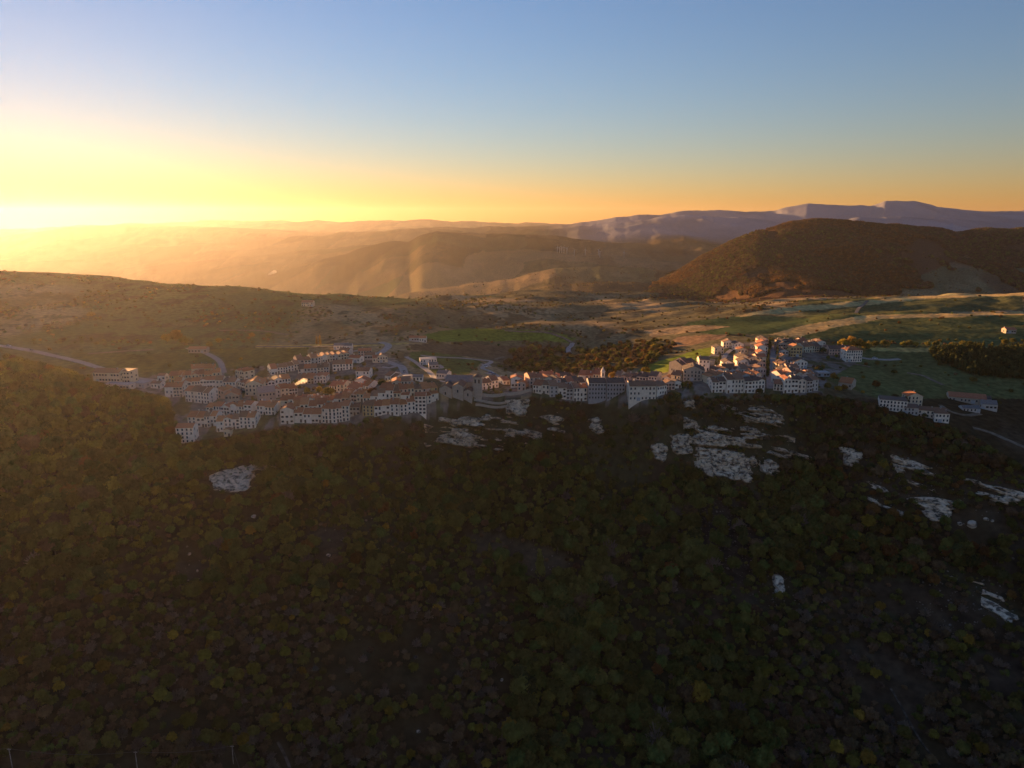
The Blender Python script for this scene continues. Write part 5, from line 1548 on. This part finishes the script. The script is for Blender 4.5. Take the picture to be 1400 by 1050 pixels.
# dark pine belt on the eastern field
rng = np.random.default_rng(19)
items = []
for _ in range(7000):
    a = rng.uniform(.50, .85); d = rng.uniform(520, 720)
    xx, yy = a * d, d
    zz = g1(xx, yy); U_, V_, _f = proj(xx, yy, zz)
    if poly_mask(np.array([U_]), np.array([V_]), [(1270, 484), (1300, 480), (1430, 482), (1430, 522), (1330, 514), (1285, 500)])[0] and rng.random() < .85:
        s = rng.uniform(1.8, 3.0)
        items.append((xx, yy, zz - .1, rng.choice(protos('dark')), rng.uniform(0, 6.28), s, s * rng.uniform(1, 1.5)))
print('pines', len(items))
wood('pine_belt', 'dense dark pine belt on the eastern field', items)

# ---- trees one can point at
def spot(u, v, kind, shape, s, label, sz=None, group=None, j=0):
    p = pix(u, v)
    pr = protos(kind, shape); pi = pr[j % len(pr)]
    return tree(p.x, p.y, p.z - .1, pi, (u * 1.7) % 6.28, s, sz or s, label, group)
HT = [(1152, 477, 5.2, 0), (1163, 477, 6.2, 1), (1174, 478, 5.4, 0), (1184, 479, 4.2, 1)]
for k, (u, v, s, j) in enumerate(HT):
    spot(u, v, 'gold' if k < 3 else 'yellowgreen', 'round', s, ['golden tree beside the long pinkish building', 'biggest golden tree, right behind the long pinkish building', 'golden tree directly behind the balcony apartments'][k] if k < 3 else 'yellow-green tree ending the golden group behind the balcony apartments', s * .95, 'golden trees behind the apartments' if k < 3 else None, j)
for k, (u, v, s) in enumerate([(1187, 475, 3.2), (1196, 475, 3.4), (1208, 474, 3.4), (1213, 474, 2.6), (1234, 474, 2.6), (1243, 474, 3.2), (1251, 475, 2.8), (1268, 474, 2.6), (1279, 474, 3.0), (1301, 475, 2.6), (1316, 475, 3.2), (1326, 475, 3.2), (1336, 476, 2.6), (1374, 472, 3.2), (1385, 470, 2.8), (1388, 480, 2.8), (1397, 478, 2.8)]):
    spot(u, v, ('gold', 'yellowgreen', 'olive')[k % 3], 'round', s, ('golden', 'yellow-green', 'olive')[k % 3] + f' tree, {ORD[k]} from the balcony apartments in the eastern hedgerow', s, 'hedgerow trees along the eastern field', k)
for u, v, kd, shp, s, sz, lb in [
    (228, 470, 'gold', 'round', 5.2, 5.2, 'broad golden tree, western one of the meadow pair'), (241, 469, 'gold', 'round', 6.0, 6.4, 'tallest golden tree in the meadow beside the stone farmhouse'),
    (252, 472, 'yellowgreen', 'round', 4.6, 4.4, 'yellow-green tree next to the stone farmhouse'), (287, 476, 'olive', 'round', 3.2, 3.2, 'dark olive tree behind the stone farmhouse'), (300, 470, 'gold', 'round', 3.2, 3.0, 'small golden tree past the stone farmhouse'),
    (125, 434, 'gold', 'round', 4.5, 3.4, 'solitary yellow tree on the western hillside'), (345, 462, 'gold', 'round', 2.8, 2.8, 'low golden bush-like tree on the meadow top'), (367, 462, 'yellowgreen', 'round', 2.6, 2.6, 'low yellow-green tree on the meadow top'),
    (433, 472, 'gold', 'tall', 2.0, 3.2, 'slim golden poplar, western of the pair'), (438, 473, 'gold', 'tall', 2.2, 3.8, 'slim golden poplar, taller of the pair'),
    (201, 560, 'yellowgreen', 'round', 4.6, 4.4, 'bright yellow-green tree shining at the western wood edge'),
    (404, 530, 'olive', 'round', 3.2, 3.4, 'round olive tree in the village garden'), (420, 538, 'yellowgreen', 'round', 2.6, 2.6, 'yellow-green garden tree beside the smoke'),
    (450, 541, 'olive', 'round', 4.4, 3.2, 'broad dark garden tree among the red roofs'), (437, 538, 'gold', 'round', 2.6, 2.8, 'orange-leaved tree leaning on the broad garden tree'),
    (509, 543, 'rust', 'round', 3.6, 3.6, 'orange garden tree in the middle of the village'), (523, 531, 'dark', 'round', 3.0, 3.6, 'dark green tree beside the orange garden tree'),
    (474, 521, 'olive', 'round', 2.4, 2.2, 'olive tree in the garden west of the villa'), (461, 520, 'yellowgreen', 'round', 2.0, 2.0, 'yellow-green bush west of the villa'),
    (704, 527, 'gold', 'round', 3.8, 4.2, 'golden tree standing on the cliff edge above the hollow'), (755, 523, 'rust', 'round', 2.2, 2.0, 'small orange tree behind the cliff-edge roofs'),
    (796, 524, 'rust', 'round', 3.8, 3.4, 'broad orange tree behind the cliff-edge roofs'), (837, 520, 'gold', 'round', 3.4, 3.6, 'golden tree behind the campanile'),
    (882, 510, 'gold', 'round', 4.0, 2.6, 'flat golden tree in the field behind the mansion'), (868, 502, 'rust', 'round', 3.4, 3.4, 'orange tree at the corner of the field hedge'),
    (935, 531, 'yellowgreen', 'round', 2.2, 2.6, 'yellow-green tree on the crag beside the gabled hall'), (943, 532, 'olive', 'tall', 1.7, 2.2, 'slim olive tree on the crag before the gabled hall'),
    (978, 506, 'dark', 'cone', 2.4, 3.8, 'dark pointed fir beside the lane'), (984, 494, 'dark', 'cone', 2.2, 3.2, 'dark pointed fir higher up the lane'),
    (1028, 487, 'dark', 'cone', 2.4, 3.6, 'dark fir between the gardens and the main street'), (1052, 478, 'dark', 'cone', 2.6, 4.2, 'tall dark fir at the top of the main street'), (1061, 478, 'dark', 'cone', 2.2, 3.6, 'dark fir across the top of the main street'),
    (1063, 500, 'dark', 'round', 1.8, 2.6, 'dark tree lining the main street'), (1072, 488, 'dark', 'round', 2.0, 2.6, 'dark tree before the yellow house'), (1125, 484, 'dark', 'round', 3.0, 3.2, 'dark round tree beside the long pinkish building'),
    (1139, 520, 'gold', 'round', 2.4, 3.2, 'orange-gold tree standing highest over the hidden pair'), (1146, 536, 'gold', 'round', 2.8, 2.6, 'golden tree below the hidden pair'), (1154, 534, 'rust', 'round', 2.6, 2.4, 'orange tree in front of the hidden pair'),
    (1131, 533, 'olive', 'round', 2.6, 2.8, 'olive tree at the end of the high white terrace'), (1197, 531, 'rust', 'round', 3.2, 3.2, 'russet tree alone above the hotel block'),
    (1038, 540, 'dark', 'round', 2.3, 2.6, 'dark tree before the wide end of the crag terrace'), (1224, 549, 'dark', 'round', 2.6, 2.8, 'dark tree behind the hotel block'), (1237, 553, 'dark', 'round', 2.4, 3.0, 'dark tree between the hotel and the cream gable'),
    (1263, 572, 'dark', 'round', 1.8, 2.0, 'dark bush hiding the long estate house'), (1363, 556, 'dark', 'round', 2.6, 2.6, 'dark tree behind the farm sheds'), (764, 549, 'dark', 'round', 2.6, 3.0, 'dark tree covering part of the cliff-edge terrace'),
    (668, 536, 'dark', 'tall', 1.5, 2.0, 'slim dark cypress before the houses east of the church'), (675, 536, 'dark', 'tall', 1.5, 1.9, 'second slim cypress before the houses east of the church'),
    (1222, 512, 'olive', 'round', 2.4, 2.2, 'olive bush on the eastern field'), (1330, 523, 'olive', 'round', 3.0, 2.4, 'olive thicket tree above the long barn'),
    (1199, 500, 'olive', 'round', 2.0, 2.4, 'olive tree beside the lane past the apartments')]:
    spot(u, v, kd, shp, s, lb, sz, None, int(u))
for side_, us_ in (('western', 1049.5), ('eastern', 1061.5)):
    for k, v in enumerate((516, 510, 504, 498, 492, 486, 481, 476)):
        spot(us_ + (516 - v) * .03, v, 'dark', ('tall', 'cone')[k % 2], 2.3, f'dark upright tree, {ORD[k]} up the {side_} side of the main street', 3.2 + .4 * (k % 3), 'trees lining the main street', k)
# village greenery
VLM = [(624, 548, 'church'), (828, 547, 'grey palace'), (948, 521, 'gabled crag hall'), (1088, 488, 'cream-yellow house'), (496, 518, 'white villa'), (318, 553, 'stone hall by the square'), (575, 567, 'slender tower house'),
       (704, 527, 'golden cliff-edge tree'), (1057, 473, 'top of the main street'), (348, 541, 'large cream building'), (523, 496, 'cottages at the road bend'), (1167, 495, 'balcony apartments'), (1148, 529, 'hidden pair'),
       (450, 541, 'broad dark garden tree'), (509, 543, 'orange garden tree'), (404, 504, 'slanting white row'), (878, 548, 'big white mansion'), (1017, 500, 'garden lane')]
VLP = [(pix(a_, b_), n_) for a_, b_, n_ in VLM]
r = random.Random(77)
lst = []
for _ in range(900):
    u = r.uniform(230, 1180); v = r.uniform(480, 560)
    if v > np.interp(u, FLu, FLv) - 8 or (600 < u < 930 and v < 505): continue
    p = pix(u, v)
    if not free(p.x, p.y, .5) or len(lst) >= 55: continue
    kd = r.choice(('olive', 'green', 'dark', 'rust', 'gold', 'yellowgreen', 'olive')); s = r.uniform(.8, 1.7)
    dd, nm_ = min(((p - q_).length, n_) for q_, n_ in VLP)
    lst.append((kd, nm_, dd, p, s, r.choice(protos(kd, 'round')), r.uniform(0, 6), r.uniform(.9, 1.4)))
    grid.setdefault((int(p.x // CELL), int(p.y // CELL)), []).append((p.x, p.y, 3))
seen = {}
for kd, nm_, dd, p, s, pi, ro_, sz_ in sorted(lst, key=lambda q_: (q_[0], q_[1], q_[2])):
    k_ = seen.get((kd, nm_), 0); seen[(kd, nm_)] = k_ + 1
    wd_ = 'nearest' if k_ == 0 else ORD[k_] + ' nearest'
    tree(p.x, p.y, p.z - .1, pi, ro_, s, s * sz_, f'small {TREE_WORD[kd]} garden tree, {wd_} of its colour to the {nm_}', 'garden trees of the village')

# ------------------------------------------------------------------ stones strewn in the gully
st_col = bpy.data.collections.new('stone_shapes')
M_stone, _nt, _b = mat('loose_stone', (.2, .18, .16), .95)
noise_mix(_nt, _b, (.10, .09, .075), (.34, .30, .26), .12, 2, 'Object')
for i, bme in enumerate(BLD):
    bme = bme.copy(); bme.materials.clear(); bme.materials.append(M_stone)
    o = bpy.data.objects.new('stone_%d' % i, bme); st_col.objects.link(o)
GN2 = GN.copy()
for nd in GN2.nodes:
    if nd.type == 'COLLECTION_INFO': nd.inputs['Collection'].default_value = st_col
rng = np.random.default_rng(31)
items = []
for cx, cy, su, sv, n in ((995, 735, 26, 36, 420), (1070, 810, 24, 30, 160), (1330, 820, 45, 30, 200), (480, 735, 45, 18, 70), (960, 700, 18, 14, 60), (740, 765, 45, 22, 60), (1010, 580, 60, 26, 260), (660, 585, 60, 22, 200), (1270, 665, 80, 30, 220), (270, 790, 40, 25, 40), (520, 850, 120, 80, 40)):
    for _ in range(n):
        u, v = rng.normal(cx, su), rng.normal(cy, sv)
        if v < np.interp(u, FLu, FLv) + 6: continue
        p = pix(u, v); s = rng.gamma(2, .10) + .10
        items.append((p.x, p.y, p.z + s * .2, rng.integers(5), rng.uniform(0, 6.28), s, s))
o = wood('scree', 'pale loose stones strewn over the slope', items)
o.modifiers[0].node_group = GN2; o['category'] = 'stones'

# ------------------------------------------------------------------ chimney smoke
def smoke(u, v, up, size, dens, label, back=0):
    p = pix(u, v)
    bm2 = bmesh.new()
    r = random.Random(int(u))
    for k in range(6):
        m_ = Matrix.Translation((k * size * .28, r.uniform(-.2, .2) * size, up + k * size * .12)) @ Matrix.Diagonal((size * (.30 + .06 * k), size * (.28 + .05 * k), size * (.22 + .04 * k), 1))
        bmesh.ops.create_icosphere(bm2, subdivisions=2, radius=1, matrix=m_)
    me = bpy.data.meshes.new('smoke'); bm2.to_mesh(me); bm2.free()
    sm = bpy.data.materials.new('smoke_air'); sm.use_nodes = True
    nt = sm.node_tree; nt.nodes.clear()
    pv = N(nt, 'ShaderNodeVolumePrincipled'); pv.inputs['Color'].default_value = (.95, .94, .92, 1); pv.inputs['Density'].default_value = dens
    pv.inputs['Density Attribute'].default_value = ''; pv.inputs['Temperature Attribute'].default_value = ''; pv.inputs['Anisotropy'].default_value = .5
    ou = N(nt, 'ShaderNodeOutputMaterial'); nt.links.new(pv.outputs[0], ou.inputs['Volume'])
    me.materials.append(sm)
    o = newobj('smoke', me); o.location = p
    o['kind'] = 'stuff'; o['label'] = label; o['category'] = 'smoke'
smoke(406, 541, 9, 4.5, .12, 'pale chimney smoke drifting over the red village roofs')
smoke(368, 378, 14, 26, .02, 'white plume of smoke in the hazy valley')
# ------------------------------------------------------------------ air
zlo, zhi = float(GZ.min()) - 1.0, float(GZ.max()) + 8.0
bm = bmesh.new()
bmesh.ops.create_cube(bm, size=1.0)
for vtx in bm.verts:
    vtx.co = Vector((vtx.co.x * 2 * 12000, vtx.co.y * 2 * 12000, zlo if vtx.co.z < 0 else zhi))
me = bpy.data.meshes.new('haze'); bm.to_mesh(me); bm.free()
hm = bpy.data.materials.new('haze_air'); hm.use_nodes = True
nt = hm.node_tree; nt.nodes.clear()
pv = N(nt, 'ShaderNodeVolumePrincipled')
pv.inputs['Color'].default_value = (.92, .86, .84, 1)
pv.inputs['Density'].default_value = 1 / 62000.0
pv.inputs['Density Attribute'].default_value = ''
pv.inputs['Temperature Attribute'].default_value = ''
pv.inputs['Anisotropy'].default_value = 0.66
ou = N(nt, 'ShaderNodeOutputMaterial')
nt.links.new(pv.outputs[0], ou.inputs['Volume'])
me.materials.append(hm)
haze = bpy.data.objects.new('haze', me)
haze['kind'] = 'stuff'; haze['label'] = 'warm evening haze filling the valleys'; haze['category'] = 'haze'
col.objects.link(haze)
